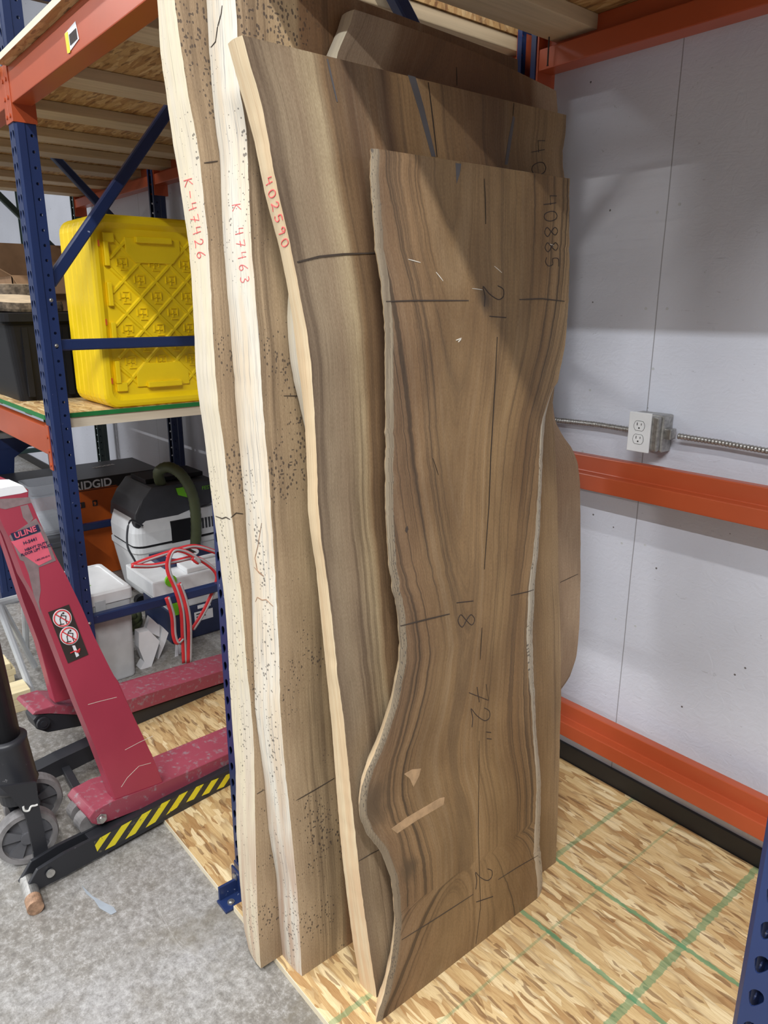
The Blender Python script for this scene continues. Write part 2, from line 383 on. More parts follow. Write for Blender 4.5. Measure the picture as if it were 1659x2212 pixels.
def write(name, txt, start, adv, up, hit, r, mat, parent, wid=.72, label=None):
    # adv, up are pixel vectors; hit(px,py) lands on the surface
    bm = B()
    for i, ch in enumerate(txt):
        for st in GL.get(ch, []):
            pts = smooth_path([Vector((q[0], q[1], 0)) for q in st], 4) if ch in EXTRA_UP else [Vector((q[0], q[1], 0)) for q in st]
            P = [hit(start[0]+adv[0]*(i+q.x*wid)+up[0]*q.y, start[1]+adv[1]*(i+q.x*wid)+up[1]*q.y) for q in pts]
            P = [q for q in P if q is not None]
            if len(P) > 1: tube(bm, P, r, 4)
    return mk(name, bm, mat, parent, label=label)
def line_on(name, pts, hit, r, mat, parent, sub=6, label=None):
    P = []
    for a, b in zip(pts, pts[1:]):
        for j in range(sub):
            t = j/sub; P.append(hit(a[0]+(b[0]-a[0])*t, a[1]+(b[1]-a[1])*t))
    P.append(hit(*pts[-1])); P = [q for q in P if q is not None]
    n = len(P)
    return mk(name, tube(B(), P, [r*(.45+.55*math.sin(math.pi*min(1, max(0, .12+.76*i/max(1, n-1))))) for i in range(n)], 4), mat, parent, label=label)
def text_mesh(name, body, size, M4, mat, parent, ext=.0004, align='LEFT', label=None, bold=0.0):
    c = bpy.data.curves.new(name, 'FONT'); c.body = body; c.size = size; c.extrude = ext; c.align_x = align; c.offset = bold
    t = bpy.data.objects.new(name+'_tmp', c); COL.objects.link(t)
    dg = bpy.context.evaluated_depsgraph_get(); me = bpy.data.meshes.new_from_object(t.evaluated_get(dg)); COL.objects.unlink(t); bpy.data.objects.remove(t)
    me.name = name; me.transform(M4); me.materials.clear()
    o = link(name, me, mat, parent)
    if label: o['label'] = label
    return o
def basis(o, x, y):   # text matrix: x = reading direction, y = up of letters
    x = Vector(x).normalized(); y = Vector(y); y = (y - x*y.dot(x)).normalized(); z = x.cross(y)
    return Matrix(((x.x, y.x, z.x, o[0]), (x.y, y.y, z.y, o[1]), (x.z, y.z, z.z, o[2]), (0, 0, 0, 1)))

# ------------------------------------------------------------------ the room
tag(mk('floor', box(B(), -10, 5, -7, 1.35, -.1, 0), M['concrete']), kind='structure')
tag(mk('wall_right', box(B(), -10, 5, 1.17, 1.35, 0, 5), M['wall']), 'white painted board wall behind the racks', kind='structure')
tag(mk('baseboard_right', box(B(), -10, 5, 1.158, 1.1705, 0.0, .080), M['baseboard']), kind='structure')
bm = B()
for x, z in ((.385, 1.86), (.45, 1.875), (.372, .88), (.452, .895), (.42, 1.43), (.2, 1.15), (.378, 1.6), (.445, 1.6), (.376, .62), (.448, .62), (.21, 1.35), (.9, 1.3), (.9, 1.7)):
    disc(bm, (x, 1.171, z), (0, -1, 0), .0042, .0016, 10)
tag(mk('trim_1', bm, M['grey']), 'screw heads set in the white wall board', kind='structure')

# ------------------------------------------------------------------ racking
PITCHX = 1.357; YB = 1.067
def holed(bm, p0, p1, z0, cell, n, kind):
    # strip p0->p1 (xy tuples) of height cell*n from z0; a hole in each cell
    p0 = Vector((*p0, 0)); p1 = Vector((*p1, 0)); w = (p1-p0).length; e = (p1-p0)/w
    K = 16
    rim = []
    for k in range(K):
        s, q = divmod(k, 4); q /= 4
        rim.append([(q*w, 0), (w, q*cell), (w-q*w, cell), (0, cell-q*cell)][s])
    cx, cy = w/2, cell*.5
    if kind == 'round': hole = [(cx+.0052*math.cos(a), cy+.0052*math.sin(a)) for a in [math.atan2(y-cy, x-cx) for x, y in rim]]
    else:
        hole = []
        sl = kind
        for x, y in rim:
            a = math.atan2((y-cy)/cell, (x-cx)/w); cc, ss = math.cos(a), math.sin(a)
            rr = .0085 if ss > 0 else .0085 + .0 * ss
            wd = .0088 if ss > 0 else .0088 + .0042*ss
            hy_ = .012*ss if ss > 0 else .017*ss
            hole.append((cx + wd*cc + sl*hy_*.22, cy + .003 + hy_))
    def V(x, y, z): return bm.verts.new((p0.x+e.x*x, p0.y+e.y*x, z+y))
    for i in range(n):
        z = z0+i*cell
        R = [V(x, y, z) for x, y in rim]; H = [V(x, y, z) for x, y in hole]
        for k in range(K): bm.faces.new((R[k], R[(k+1) % K], H[(k+1) % K], H[k]))
def post(x, y, sgn, parent, mat, z1=3.4, detail=True):
    bm = B(); c = .0508; n = int((z1-.06)/c); z0 = .06; H = n*c
    def pt(a, b): return (x+a, y+sgn*b)
    strips = [((-.034, .035), (-.034, 0), 'round'), ((-.034, 0), (-.038, -.004), None), ((-.038, -.004), (-.038, -.027), None), ((-.038, -.027), (-.031, -.035), None),
              ((-.031, -.035), (0, -.035), 1), ((0, -.035), (.031, -.035), -1), ((.031, -.035), (.038, -.027), None), ((.038, -.027), (.038, -.004), None),
              ((.038, -.004), (.034, 0), None), ((.034, 0), (.034, .035), 'round'), ((.034, .035), (.018, .035), None), ((-.018, .035), (-.034, .035), None)]
    for a, b, k in strips:
        a, b = pt(*a), pt(*b)
        if k is not None and detail: holed(bm, a, b, z0, c, n, k)
        else:
            vs = [bm.verts.new((a[0], a[1], z0)), bm.verts.new((b[0], b[1], z0)), bm.verts.new((b[0], b[1], z0+H)), bm.verts.new((a[0], a[1], z0+H))]; bm.faces.new(vs)
    bmesh.ops.remove_doubles(bm, verts=bm.verts[:], dist=.0002)
    o = mk('post', bm, mat, parent)
    s = o.modifiers.new('sheet', 'SOLIDIFY'); s.thickness = .0022; s.offset = 0
    b2 = B(); box(b2, x-.055, x+.055, y-.05, y+.05, .0, .006); box(b2, x-.038, x+.038, y-.038, y+.038, .006, .07)
    mk('foot_plate', b2, mat, parent, bevel=.002)
    return o
def brace(parent, mat, a, b, r=.0205, name='brace'):
    a, b = Vector(a), Vector(b); s, t = frame_of(b-a); bm = B()
    rings = []
    for p in (a, b):
        rings.append([bm.verts.new(p+s*u*r*.8+t*v*r) for u, v in ((-1, -.75), (-.75, -1), (.75, -1), (1, -.75), (1, .75), (.75, 1), (-.75, 1), (-1, .75))])
    for k in range(8): bm.faces.new((rings[0][k], rings[0][(k+1) % 8], rings[1][(k+1) % 8], rings[1][k]))
    bm.faces.new(rings[0][::-1]); bm.faces.new(rings[1])
    return mk(name, bm, mat, parent)
def bolt(parent, c, d, r=.007):
    bm = B(); c = Vector(c); d = Vector(d); disc(bm, c, d, r, .003, 12); disc(bm, c+d*.003, d, r*.7, .002, 12, r*.3)
    return mk('bolt', bm, M['steelb'], parent, label='silver bolt head')
def upright(name, x, label, mat, diag, y_front=0.0):
    t = thing(name, label, 'rack frame', (x, YB/2, 0), 'upright frames of the pallet racking' if mat is M['blue'] else None)
    post(x, 0, 1, t, mat); post(x, YB, -1, t, mat)
    for z in (.345, 1.463, 2.62): brace(t, mat, (x, .02, z), (x, YB-.02, z))
    if diag == 'up': brace(t, mat, (x, .03, 1.685), (x, YB-.03, 1.685+1.0*1.275))
    else: brace(t, mat, (x, .03, 2.86), (x, YB-.03, 1.82))
    for z in (1.463, 1.625, .345):
        bolt(t, (x+.034, .016, z), (1, 0, 0)); bolt(t, (x-.034, .016, z), (-1, 0, 0))
    return t
fB = upright('upright_frame', 0, 'blue upright rack frame that the wooden slabs lean against', M['blue'], 'down')
fA = upright('upright_frame', -PITCHX, 'blue upright rack frame with a diagonal brace beside the yellow lids', M['blue'], 'up')
fD = upright('upright_frame', -2*PITCHX, 'blue upright rack frame further back, beyond the yellow lids', M['blue'], 'down')
fF = upright('upright_frame', PITCHX, 'blue upright rack frame closest to the camera at the lower right corner', M['blue'], 'up')
fG = upright('upright_frame', -3*PITCHX, 'dark green upright rack frame against the far white wall', M['green'], 'down')
fG2 = upright('upright_frame', -4*PITCHX, 'dark green upright rack frame standing furthest away', M['green'], 'up')
# B's anchored foot bracket
bm = B(); box(bm, .004, .058, -.118, -.052, .0, .008); box(bm, .004, .012, -.112, -.052, .0, .05); box(bm, -.02, .035, -.056, -.050, .0, .075); mk('anchor_bracket', bm, M['blue'], fB, bevel=.002)
bolt(fB, (.004, -.057, .052), (0, -1, 0), .011); bolt(fB, (.036, -.09, .008), (0, 0, 1), .010)

def beam(x0, x1, z, side, label, levels='', h=.11, extra=None, conn=True):
    # side -1: front row (aisle), +1: back row (wall). Stepped box beam between two posts.
    a, b = x0+.038, x1-.038
    if side < 0: y0, ym, y1 = -.036, -.002, .028
    else: y0, ym, y1 = 1.105, 1.074, 1.040
    t = thing('rack_beam', label, 'beam', ((a+b)/2, (y0+y1)/2, z), 'orange step beams of the pallet racking')
    bm = B(); zs = z+h*.5 if side > 0 else z+h*.6
    prof = [(y0, z), (y1, z), (y1, zs), (ym, zs), (ym, z+h), (y0, z+h)]
    prism(bm, [Vector((a, y, q)) for y, q in prof], Vector((b-a, 0, 0)))
    mk('beam_bar', bm, M['orange'], t, bevel=.003)
    if conn:
        for xx, s in ((a, -1), (b, 1)):
            bm = B()
            box(bm, xx-.003, xx+.003, min(y0, y1)-.004, max(y0, y1)+.012, z-.055, z+h+.01)
            yy = y0-.004*(1 if side < 0 else -1)
            box(bm, min(xx, xx+s*.036), max(xx, xx+s*.036), min(yy, yy+.004), max(yy, yy+.004), z-.055, z+h+.01)
            mk('end_connector', bm, M['orange'], t, bevel=.001)
            bm = B()
            for q in (-.035, .02, .075): disc(bm, (xx+s*.018, yy, z+q), (0, -1 if side < 0 else 1, 0), .007, .004, 12)
            mk('rivet', bm, M['orange'], t)
    if extra: extra(t)
    return t
def beam_label(t):
    q = [hy(140, 73, -.037), hy(163, 46, -.037), hy(171, 84, -.037), hy(148, 116, -.037)]
    bm = B(); prism(bm, q, Vector((0, -.0008, 0))); mk('barcode_label', bm, M['paper'], t, label='white barcode label with yellow edge')
    lab = [o for o in t.children if o.name.startswith('barcode')][0]
    q = [hy(140, 73, -.0385), hy(146, 68, -.0385), hy(152, 113, -.0385), hy(146, 116, -.0385)]
    bm = B(); prism(bm, q, Vector((0, -.0006, 0))); mk('yellow_edge', bm, M['decal_y'], lab)
    bm = B()
    for i in range(7):
        a = hy(149+i*2.2, 75-i*2.2, -.0385); b = hy(152+i*2.2, 98-i*2.2, -.0385); d = hy(150+i*2.2+1.0, 74-i*2.2, -.0385)-a
        prism(bm, [a, a+d, b+d, b], Vector((0, -.0006, 0)))
    mk('barcode', bm, M['ink'], lab)
beam(-PITCHX, 0, 2.26, -1, 'orange front beam with a barcode label, upper left of the slabs', extra=beam_label)
beam(0, PITCHX, 2.26, -1, 'orange front beam above the leaning wooden slabs')
beam(-2*PITCHX, -PITCHX, 2.26, -1, 'orange front beam carrying the top deck left of the second blue post')
beam(-2*PITCHX, -PITCHX, 1.045, -1, 'orange front beam under the shelf with the black tote')
beam(0, PITCHX, 2.26, 1, 'orange back beam along the white wall at the top right')
beam(0, PITCHX, 1.064, 1, 'orange back beam at mid height below the wall outlet', h=.099)
beam(0, PITCHX, .198, 1, 'orange back beam low on the wall above the black baseboard', h=.100)
beam(-PITCHX, 0, 2.26, 1, 'orange back beam behind the top of the leaning slabs')
beam(-2*PITCHX, -PITCHX, 2.26, 1, 'orange back beam above the yellow lids')
beam(-3*PITCHX, -2*PITCHX, 2.26, 1, 'orange back beam running to the dark green far frame')
beam(-2*PITCHX, -PITCHX, 1.045, 1, 'orange back beam under the rear of the yellow lid shelf')
def sheet(name, x0, x1, y0, y1, z0, z1, mat, label, cat, group=None, edge=None):
    bm = B(); box(bm, x0, x1, y0, y1, z0, z1)
    o = tag(mk(name, bm, mat), label, cat, group)
    if edge:
        for i, (a, b, c, d) in enumerate(edge):
            bm = B(); box(bm, a, b, c, d, z0+.0008, z1+.0006); mk('painted_edge', bm, M['greenedge'], o, label='green painted edge')
    return o
G = 'strand board sheets of the upper rack decks'
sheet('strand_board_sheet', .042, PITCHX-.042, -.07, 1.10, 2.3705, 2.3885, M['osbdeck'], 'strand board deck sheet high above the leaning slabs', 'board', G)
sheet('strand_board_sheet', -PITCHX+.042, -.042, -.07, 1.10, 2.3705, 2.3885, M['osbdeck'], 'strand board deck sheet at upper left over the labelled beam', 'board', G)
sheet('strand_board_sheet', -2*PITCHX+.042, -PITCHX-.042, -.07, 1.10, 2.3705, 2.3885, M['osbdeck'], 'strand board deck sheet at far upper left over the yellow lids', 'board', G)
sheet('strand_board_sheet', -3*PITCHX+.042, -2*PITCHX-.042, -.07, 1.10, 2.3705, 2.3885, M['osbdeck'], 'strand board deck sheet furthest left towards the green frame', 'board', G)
M['cutedge'] = lumber('pale_cut_edge', 0, (.80, .72, .55), .7)
for (x0_, x1_) in ((.042, PITCHX-.042), (-PITCHX+.042, -.042), (-2*PITCHX+.042, -PITCHX-.042), (-3*PITCHX+.042, -2*PITCHX-.042)):
    pr = [o for o in COL.objects if o.name.startswith('strand_board_sheet') and abs(ORG[o.name].x-(x0_+x1_)/2) < .01][0]
    mk('cut_edge', box(B(), x0_, x1_, -.0712, -.0698, 2.3703, 2.3887), M['cutedge'], pr, label='pale cut edge')
def joist(x, label, w=.14, z=2.332):
    bm = B(); box(bm, x-w/2, x+w/2, .0, 1.076, z, z+.038)
    return tag(mk('joist', bm, M['joist'], bevel=.003), label, 'joist', 'pine joists under the upper decks')
JL = {.14: 'pine joist with a nail, above the front slab at the top right corner', .66: 'pine joist in the middle of the deck over the slabs', 1.2: 'pine joist at the right end of the deck over the slabs', -.118: 'pine joist beside the blue frame behind the slab tops',
      -.63: 'first pine joist left of the slabs', -1.225: 'second pine joist left of the slabs, beside the second blue frame', -1.74: 'first pine joist beyond the second blue frame', -2.22: 'second pine joist beyond the second blue frame', -2.585: 'third pine joist beyond the second blue frame',
      -3.0: 'first pine joist beyond the third blue frame', -3.5: 'second pine joist beyond the third blue frame', -3.95: 'furthest pine joist at the green frame'}
for x, l in JL.items(): joist(x, l)
bm = B(); a = hy(1180, 75, 1.0); b = hy(1180, 110, 1.0); tube(bm, [Vector((.09, 1.02, 2.34)), Vector((.088, 1.022, 2.262))], .0022, 6); disc(bm, (.088, 1.022, 2.262), (0, 0, -1), .0035, .001, 8)
tag(mk('nail', bm, M['ink']), 'dark nail hanging out of the joist at the top right', 'nail')
# middle shelf (bay beyond frame A)
sheet('shelf_deck', -2*PITCHX+.042, -1.397, -.035, 1.10, 1.182, 1.200, M['osb2'], 'strand board shelf with green edge under the yellow lids', 'board', None,
      [(-1.3975, -1.3955, -.035, 1.10), (-2*PITCHX+.042, -1.397, -.0365, -.0345)])
sheet('shelf_board', -1.44, -1.402, .0, 1.10, 1.143, 1.1815, M['joistw'], 'pale pine board along the edge of the yellow lid shelf', 'board')
for x in (-1.9, -2.4): sheet('shelf_board', x-.045, x+.045, .03, 1.05, 1.143, 1.1815, M['joistw'], 'pale pine board under the %s of the shelf with the black tote' % ('middle' if x > -2 else 'far end'), 'board')
sheet('shelf_deck', -3*PITCHX+.042, -2*PITCHX-.042, -.035, 1.10, 1.182, 1.200, M['osb2'], 'strand board shelf carrying the open cardboard box beyond the third blue frame', 'board')
beam(-3*PITCHX, -2*PITCHX, 1.045, -1, 'orange front beam under the shelf with the cardboard box')
beam(-3*PITCHX, -2*PITCHX, 1.045, 1, 'orange back beam under the shelf with the cardboard box')
# floor sheets
sheet('floor_sheet', .062, PITCHX+.3, -.095, 1.155, .0, .018, M['osb'], 'strand board floor sheet with green lines under the slabs', 'board', 'strand board sheets on the concrete')
sheet('floor_sheet', -1.30, -.010, -.095, 1.155, .0, .018, M['osb2'], 'strand board floor sheet under the red forks', 'board', 'strand board sheets on the concrete',
      [(-.0105, -.0085, -.095, 1.155)])

for (x0_, x1_) in ((.062, PITCHX+.3), (-1.30, -.010)):
    pr = [o for o in COL.objects if o.name.startswith('floor_sheet') and abs(ORG[o.name].x-(x0_+x1_)/2) < .01][0]
    mk('cut_edge', box(B(), x0_, x1_, -.0962, -.0948, .0002, .0182), M['cutedge'], pr, label='pale cut edge')
# ------------------------------------------------------------------ slabs
def interp(poly, t):      # poly sorted by key ascending [(key,val)]
    if t <= poly[0][0]: return poly[0][1]
    for (a, b), (c, d) in zip(poly, poly[1:]):
        if t <= c: return b+(d-b)*(t-a)/(c-a) if c > a else d
    return poly[-1][1]
def slab(name, label, xb, k, th, leftpx, rightpx, topz, backpx=None, mats=None, rows=150, cols=36, bevL=0, bevR=0, ringf=None, z0=.0185, rag=.0007, leftoff=0, bevd=.75, ymin_bot=0):
    def onp(px, py, off=0.0):
        r = ray(px, py); t = (xb-off-CAM.x-k*(CAM.z-.018))/(r.x+k*r.z); return CAM+r*t
    def prof(pxs, off=0):
        L = sorted((onp(x, y, off).z, onp(x, y, off).y) for x, y in pxs); return L
    Lp = prof(leftpx); Rp = prof(rightpx) if not callable(rightpx) else None
    Bp = prof(backpx, th) if backpx else None
    rnd = random.Random(int(xb*1000))
    ph = [rnd.uniform(0, 6.28) for _ in range(8)]
    def wob(z, i):
        q = mnoise.noise(Vector((z*31, ph[i]*9, 0)))*.8+mnoise.noise(Vector((z*90, ph[i]*9, 4)))*.7+mnoise.noise(Vector((z*220, ph[i]*9, 8)))*.4
        return rag*q*2
    def yL(z): return interp(Lp, z)+wob(z, 0)
    def yR(z): return (rightpx(z) if Rp is None else interp(Rp, z))+wob(z, 3)
    def yB(z): return (interp(Bp, z) if Bp else interp(Lp, z)+leftoff)+wob(z, 1)*.6
    bm = B(); uvg = bm.loops.layers.uv.new('grain'); uvr = bm.loops.layers.uv.new('ring')
    NT = 4
    def xf(z): return xb-k*(z-.018)
    data = {}
    def vert(p, g, v, h, s=0.0):
        q = bm.verts.new(p); data[q] = (g, v, h, s); return q
    front = []; back = []; le = []; re = []
    for i in range(rows+1):
        w = i/rows; fr = []; bk = []
        for j in range(cols+1):
            s = j/cols
            # denser near the edges
            zt = topz[0]+(topz[1]-topz[0])*s + (topz[2]*math.sin(math.pi*s) if len(topz) > 2 else 0)
            z = z0+(zt-z0)*w
            a, b = yL(z), yR(z); dx = 0
            if bevL or bevR:
                bR = (bevR(z) if callable(bevR) else bevR) or .002
                if j <= 4: y = a+bevL*j/4
                elif j >= cols-5: y = b-bR*(cols-j)/5
                else: y = a+bevL+(b-a-bevL-bR)*(j-4)/(cols-9)
                s = (y-a)/(b-a)
            else: y = a+(b-a)*s
            if bevL and y-a < bevL: dx = -(1-(y-a)/bevL)**1.6*th*bevd
            bR = bevR(z) if callable(bevR) else bevR
            if bR and b-y < bR: dx = -(1-(b-y)/bR)**1.5*th*.32
            fr.append(vert(Vector((xf(z)+dx, y, z)), s, z, ringf(s, z) if ringf else s, xb))
            if j in (0, cols) or j % 6 == 0:
                bb = yB(z) if not bevL else a+leftoff; y2 = bb+(b-bb)*s if b > bb else y
                bk.append(vert(Vector((xf(z)-th, y2, z)), s, z, s, xb))
        front.append(fr); back.append(bk)
        zL = z0+(topz[0]-z0)*w; zR = z0+(topz[1]-z0)*w
        col = []
        for q in range(1, NT):
            t = q/NT; p = fr[0].co.lerp(bk[0].co, t); p.y += -.0035*math.sin(math.pi*t)+wob(zL+t, 2)*.4
            col.append(vert(p, t, zL, t))
        le.append([fr[0]]+col+[bk[0]])
        col = []
        for q in range(1, NT):
            t = q/NT; p = fr[-1].co.lerp(bk[-1].co, t); p.y += .004*math.sin(math.pi*t)+wob(zR+t, 2)*.4
            col.append(vert(p, t, zR, t))
        re.append([fr[-1]]+col+[bk[-1]])
    def quad(a, b, c, d, mi, mode=None):
        f = bm.faces.new((a, b, c, d)); f.material_index = mi
        for lp in f.loops:
            g, v, h, s = data[lp.vert]
            if mode is not None: g = mode[lp.vert]; h = g
            lp[uvg].uv = (g, v); lp[uvr].uv = (h, s)
        f.smooth = True
        return f
    for i in range(rows):
        for j in range(cols):
            q = (front[i][j], front[i][j+1], front[i+1][j+1], front[i+1][j]); cy = (q[0].co.y+q[1].co.y)/2
            a, b = front[i][0].co.y, front[i][-1].co.y
            mi = 0
            if bevL and j < 4: mi = 2
            bR = bevR(q[0].co.z) if callable(bevR) else bevR
            if bR and bevL and j >= cols-5: mi = 2
            md = None
            if mi == 2:
                md = {x: min(1, min(x.co.y-a, b-x.co.y)/.03) for x in q}
                if cy-a > b-cy: mi = min(3, len(mats)-1)
            quad(*q, mi, md)
        for j in range(len(back[0])-1): quad(back[i][j], back[i+1][j], back[i+1][j+1], back[i][j+1], 0)
        for E_, mi in ((le, 1), (re, 1)):
            for j in range(NT):
                vs = (E_[i][j], E_[i+1][j], E_[i+1][j+1], E_[i][j+1])
                md = {E_[i][j]: j/NT, E_[i+1][j]: j/NT, E_[i+1][j+1]: (j+1)/NT, E_[i][j+1]: (j+1)/NT}
                quad(*vs, mi, md)
    for row, l, r_ in ((0, le[0], re[0]), (rows, le[-1], re[-1])):
        ring = front[row] + r_[1:-1] + back[row][::-1] + l[1:-1][::-1]
        f = bm.faces.new(ring); f.material_index = 1
        for lp in f.loops: lp[uvg].uv = (lp.vert.co.y, lp.vert.co.x*5); lp[uvr].uv = (0, 0)
    bmesh.ops.recalc_face_normals(bm, faces=bm.faces[:])
    bv = BVHTree.FromBMesh(bm)
    me = bpy.data.meshes.new(name); bm.to_mesh(me); bm.free()
    o = thing(name, label, 'wood slab', (xf(.02)-th/2, (yL(.02)+yR(.02))/2, z0), 'live edge wood slabs leaning in the rack')
    b = link('slab_body', me, mats, o)
    try: me.set_sharp_from_angle(angle=math.radians(38))
    except Exception: pass
    def hit(px, py, eps=.0003):
        r = ray(px, py).normalized(); loc, nrm, idx, dd = bv.ray_cast(CAM, r)
        return loc - r*eps if loc is not None else None
    o_hit = hit
    def onplane(px, py, e=.0006): return onp(px, py)+Vector((e, 0, 0))
    return o, o_hit, onplane
def patch(name, px, onp, mat, parent, th=.0007, label=None):
    return mk(name, prism(B(), [onp(*q) for q in px], Vector((-th, 0, 0))), mat, parent, label=label)

def interpm(l): return lambda z: interp(l, z)
E1 = wood_edge('pale_live_edge', sr(206, 194, 168), sr(202, 192, 174), sr(146, 136, 122), .27, .5, sr(178, 148, 122))
E2 = wood_edge('pale_spalted_edge', sr(208, 201, 187), sr(206, 190, 166), sr(132, 130, 130), .31, .7, sr(172, 142, 122))
E3 = wood_edge('cream_cut_edge', sr(208, 188, 154), sr(200, 174, 138), sr(166, 136, 104), 0, .6, sr(202, 168, 132))
E4 = wood_edge('brown_edge', sr(170, 140, 105), sr(150, 120, 90), sr(100, 78, 58), .1, .6)
EB = wood_edge('grey_bark_edge', sr(118, 104, 86), sr(146, 132, 110), sr(60, 50, 40), .36, .9, sr(120, 104, 84))
EBR = wood_edge('pale_bark_edge', sr(176, 164, 142), sr(198, 188, 168), sr(92, 80, 66), .40, .9, sr(176, 156, 130))

# slab 1 (furthest left, K-47426)
F1 = wood_face('spalted_face_1', [(0, sr(186, 162, 132)), (.10, sr(160, 136, 108)), (.25, sr(150, 124, 94)), (1, sr(140, 110, 80))], .04, 16, .45, .9, .8, .52, tint=(.97, .99, .98), mott=.26)
s1, h1, o1 = slab('wood_slab', 'leftmost pale spalted slab with red K-47426 on its edge', .282, .073, .074,
  [(377, 0), (385.6, 67.5), (396, 135), (406, 202.5), (419, 267), (431, 337.5), (441, 439), (450, 517), (455, 618), (460, 719), (465, 804), (473, 888), (485, 972), (491, 1034), (501, 1118), (511, 1202), (520, 1270), (526.6, 1354), (533, 1439), (542, 1523), (548, 1598), (549.5, 1663), (551, 1760), (553, 1858), (556, 1956), (559, 2021), (563.5, 2092)],
  interpm([(0, .62), (1, .68), (2.2, .6)]), (2.215, 2.215),
  [(340, 0), (347, 118), (363.6, 236), (375, 317), (385.6, 378), (397, 456), (406, 517), (412.6, 584), (419, 702), (423, 804), (431, 871), (441, 939), (455, 1057), (467.5, 1152), (478, 1236), (486, 1304), (491, 1371), (496, 1472), (501, 1557), (509, 1663), (510.5, 1793), (517, 1891), (527, 2004), (540, 2062)],
  [F1, E1], z0=.0185)
# slab 2 (K-47463)
F2 = wood_face('spalted_face_2', [(0, sr(196, 172, 142)), (.05, sr(176, 152, 122)), (.12, sr(182, 158, 124)), (.165, sr(186, 160, 124)), (.18, sr(150, 116, 84)), (.32, sr(138, 104, 74)), (1, sr(120, 88, 62))], .03, 13, .6, .16, .85, .51, tint=(.97, .99, .98), mott=.26)
s2, h2, o2 = slab('wood_slab', 'broad pale worm-holed slab with red K-47463 on its edge', .366, .070, .083,
  [(509, 0), (512, 51), (517, 196), (527, 243), (534, 304), (536, 364), (539, 439), (544, 545), (553, 652), (561, 753), (566, 854), (573, 939), (580, 1010), (586, 1118), (592, 1202), (597.5, 1304), (602.5, 1405), (604, 1472), (605, 1526), (613, 1630), (623, 1728), (632.5, 1825), (642, 1923), (647, 2004), (652, 2107)],
  interpm([(0, .70), (1, .74), (2.2, .75)]), (2.225, 2.20),
  [(446, 0), (451, 94.5), (456.5, 169), (461.5, 236), (468, 294), (475, 337), (478, 422), (482, 520), (488.5, 601), (497, 702), (504, 797), (507, 820), (507, 840), (512, 905), (521.5, 1017), (530, 1101), (535, 1186), (543.5, 1270), (545, 1337), (548.5, 1439), (551, 1532), (559, 1598), (571, 1682), (580.5, 1793), (597, 1891), (603, 1988), (612, 2079)],
  [F2, E2])
# slab 4 (dark, round shouldered, between)
F4 = wood_face('dark_heart_face', [(0, sr(178, 158, 134)), (.16, sr(164, 142, 116)), (.20, sr(120, 88, 60)), (.6, sr(116, 82, 54)), (.84, sr(120, 88, 58)), (.88, sr(168, 142, 114)), (1, sr(180, 156, 128))], .10, 10, .6, 0, .8, .52,
  mott=.3)
def ring4(s, z): return math.hypot((s-.55)*1.2, (z-1.7)*.55)
s4, h4, o4 = slab('wood_slab', 'dark brown slab with bulging right side, behind the 402590 slab', .44, .083, .042,
  [(769, 10), (756, 52), (728, 118), (700, 300), (672, 500), (650, 600), (645, 676), (647, 736), (652, 787), (660, 831), (672, 880), (720, 1100), (760, 1500), (800, 1800), (820, 1990)],
  [(1201, 190), (1204.5, 236), (1206, 400), (1208, 600), (1196, 760), (1192, 860), (1199, 910), (1216, 942), (1235, 968), (1248, 998), (1253, 1046), (1254, 1128), (1254, 1258), (1251.5, 1356), (1245, 1421), (1229, 1466), (1212, 1489), (1195, 1560), (1185, 1700), (1180, 1800)], (2.176, 2.135, .012),
  None, [F4, E1], ringf=ring4)
# slab 3 (402590)
F3 = wood_face('long_grain_face', [(0, sr(138, 118, 96)), (.05, sr(160, 140, 114)), (.10, sr(156, 134, 108)), (.155, sr(192, 172, 138)), (.18, sr(146, 118, 86)), (.24, sr(100, 74, 52)), (.30, sr(122, 92, 62)), (.34, sr(96, 70, 48)), (.39, sr(166, 130, 88)), (.50, sr(176, 140, 96)), (.60, sr(148, 114, 78)), (.72, sr(118, 88, 60)), (.80, sr(142, 112, 76)), (.92, sr(160, 130, 92)), (1, sr(176, 148, 112))], .05, 17, .62, 0, .7, .50, tint=(.93, .96, .97), mott=.28)
s3, h3, o3 = slab('wood_slab', 'wide brown slab with cream edge and red 402590 writing', .528, .0947, .055,
  [(522, 71), (539, 135), (556, 192), (569.5, 243), (583, 314), (591.5, 371), (606.7, 439), (627, 527), (637, 577.6), (650.5, 652), (664, 716), (672.5, 787), (677.5, 864), (682.6, 956), (686, 1040), (687, 1084), (693.7, 1162), (707, 1253), (719, 1354), (729, 1456), (744, 1567), (748, 1607), (759.5, 1728), (769, 1816), (780.6, 1923), (797, 2037), (813, 2148)],
  [(1223, 248), (1221, 291), (1215, 325), (1215.7, 359), (1219, 381), (1215, 500), (1212, 650), (1203, 780), (1193, 880), (1198, 949), (1201, 1014), (1204, 1079), (1206, 1160), (1206.6, 1258), (1211, 1356), (1212, 1500), (1208, 1657), (1205, 1760), (1201, 1849), (1200, 1866)], (2.053, 2.061),
  [(490, 88), (509, 159), (529, 229.5), (549, 304), (561, 364.5), (573, 422), (588, 479), (605, 540), (623.5, 635), (633.7, 702), (643.8, 787), (654, 864), (659, 922), (664, 1040), (665, 1101), (670, 1145), (683.5, 1236), (695, 1354), (707, 1472), (717, 1574), (728.6, 1728), (736.7, 1825), (749.7, 1939), (762.7, 2037), (779, 2128)],
  [F3, E3], rows=170)
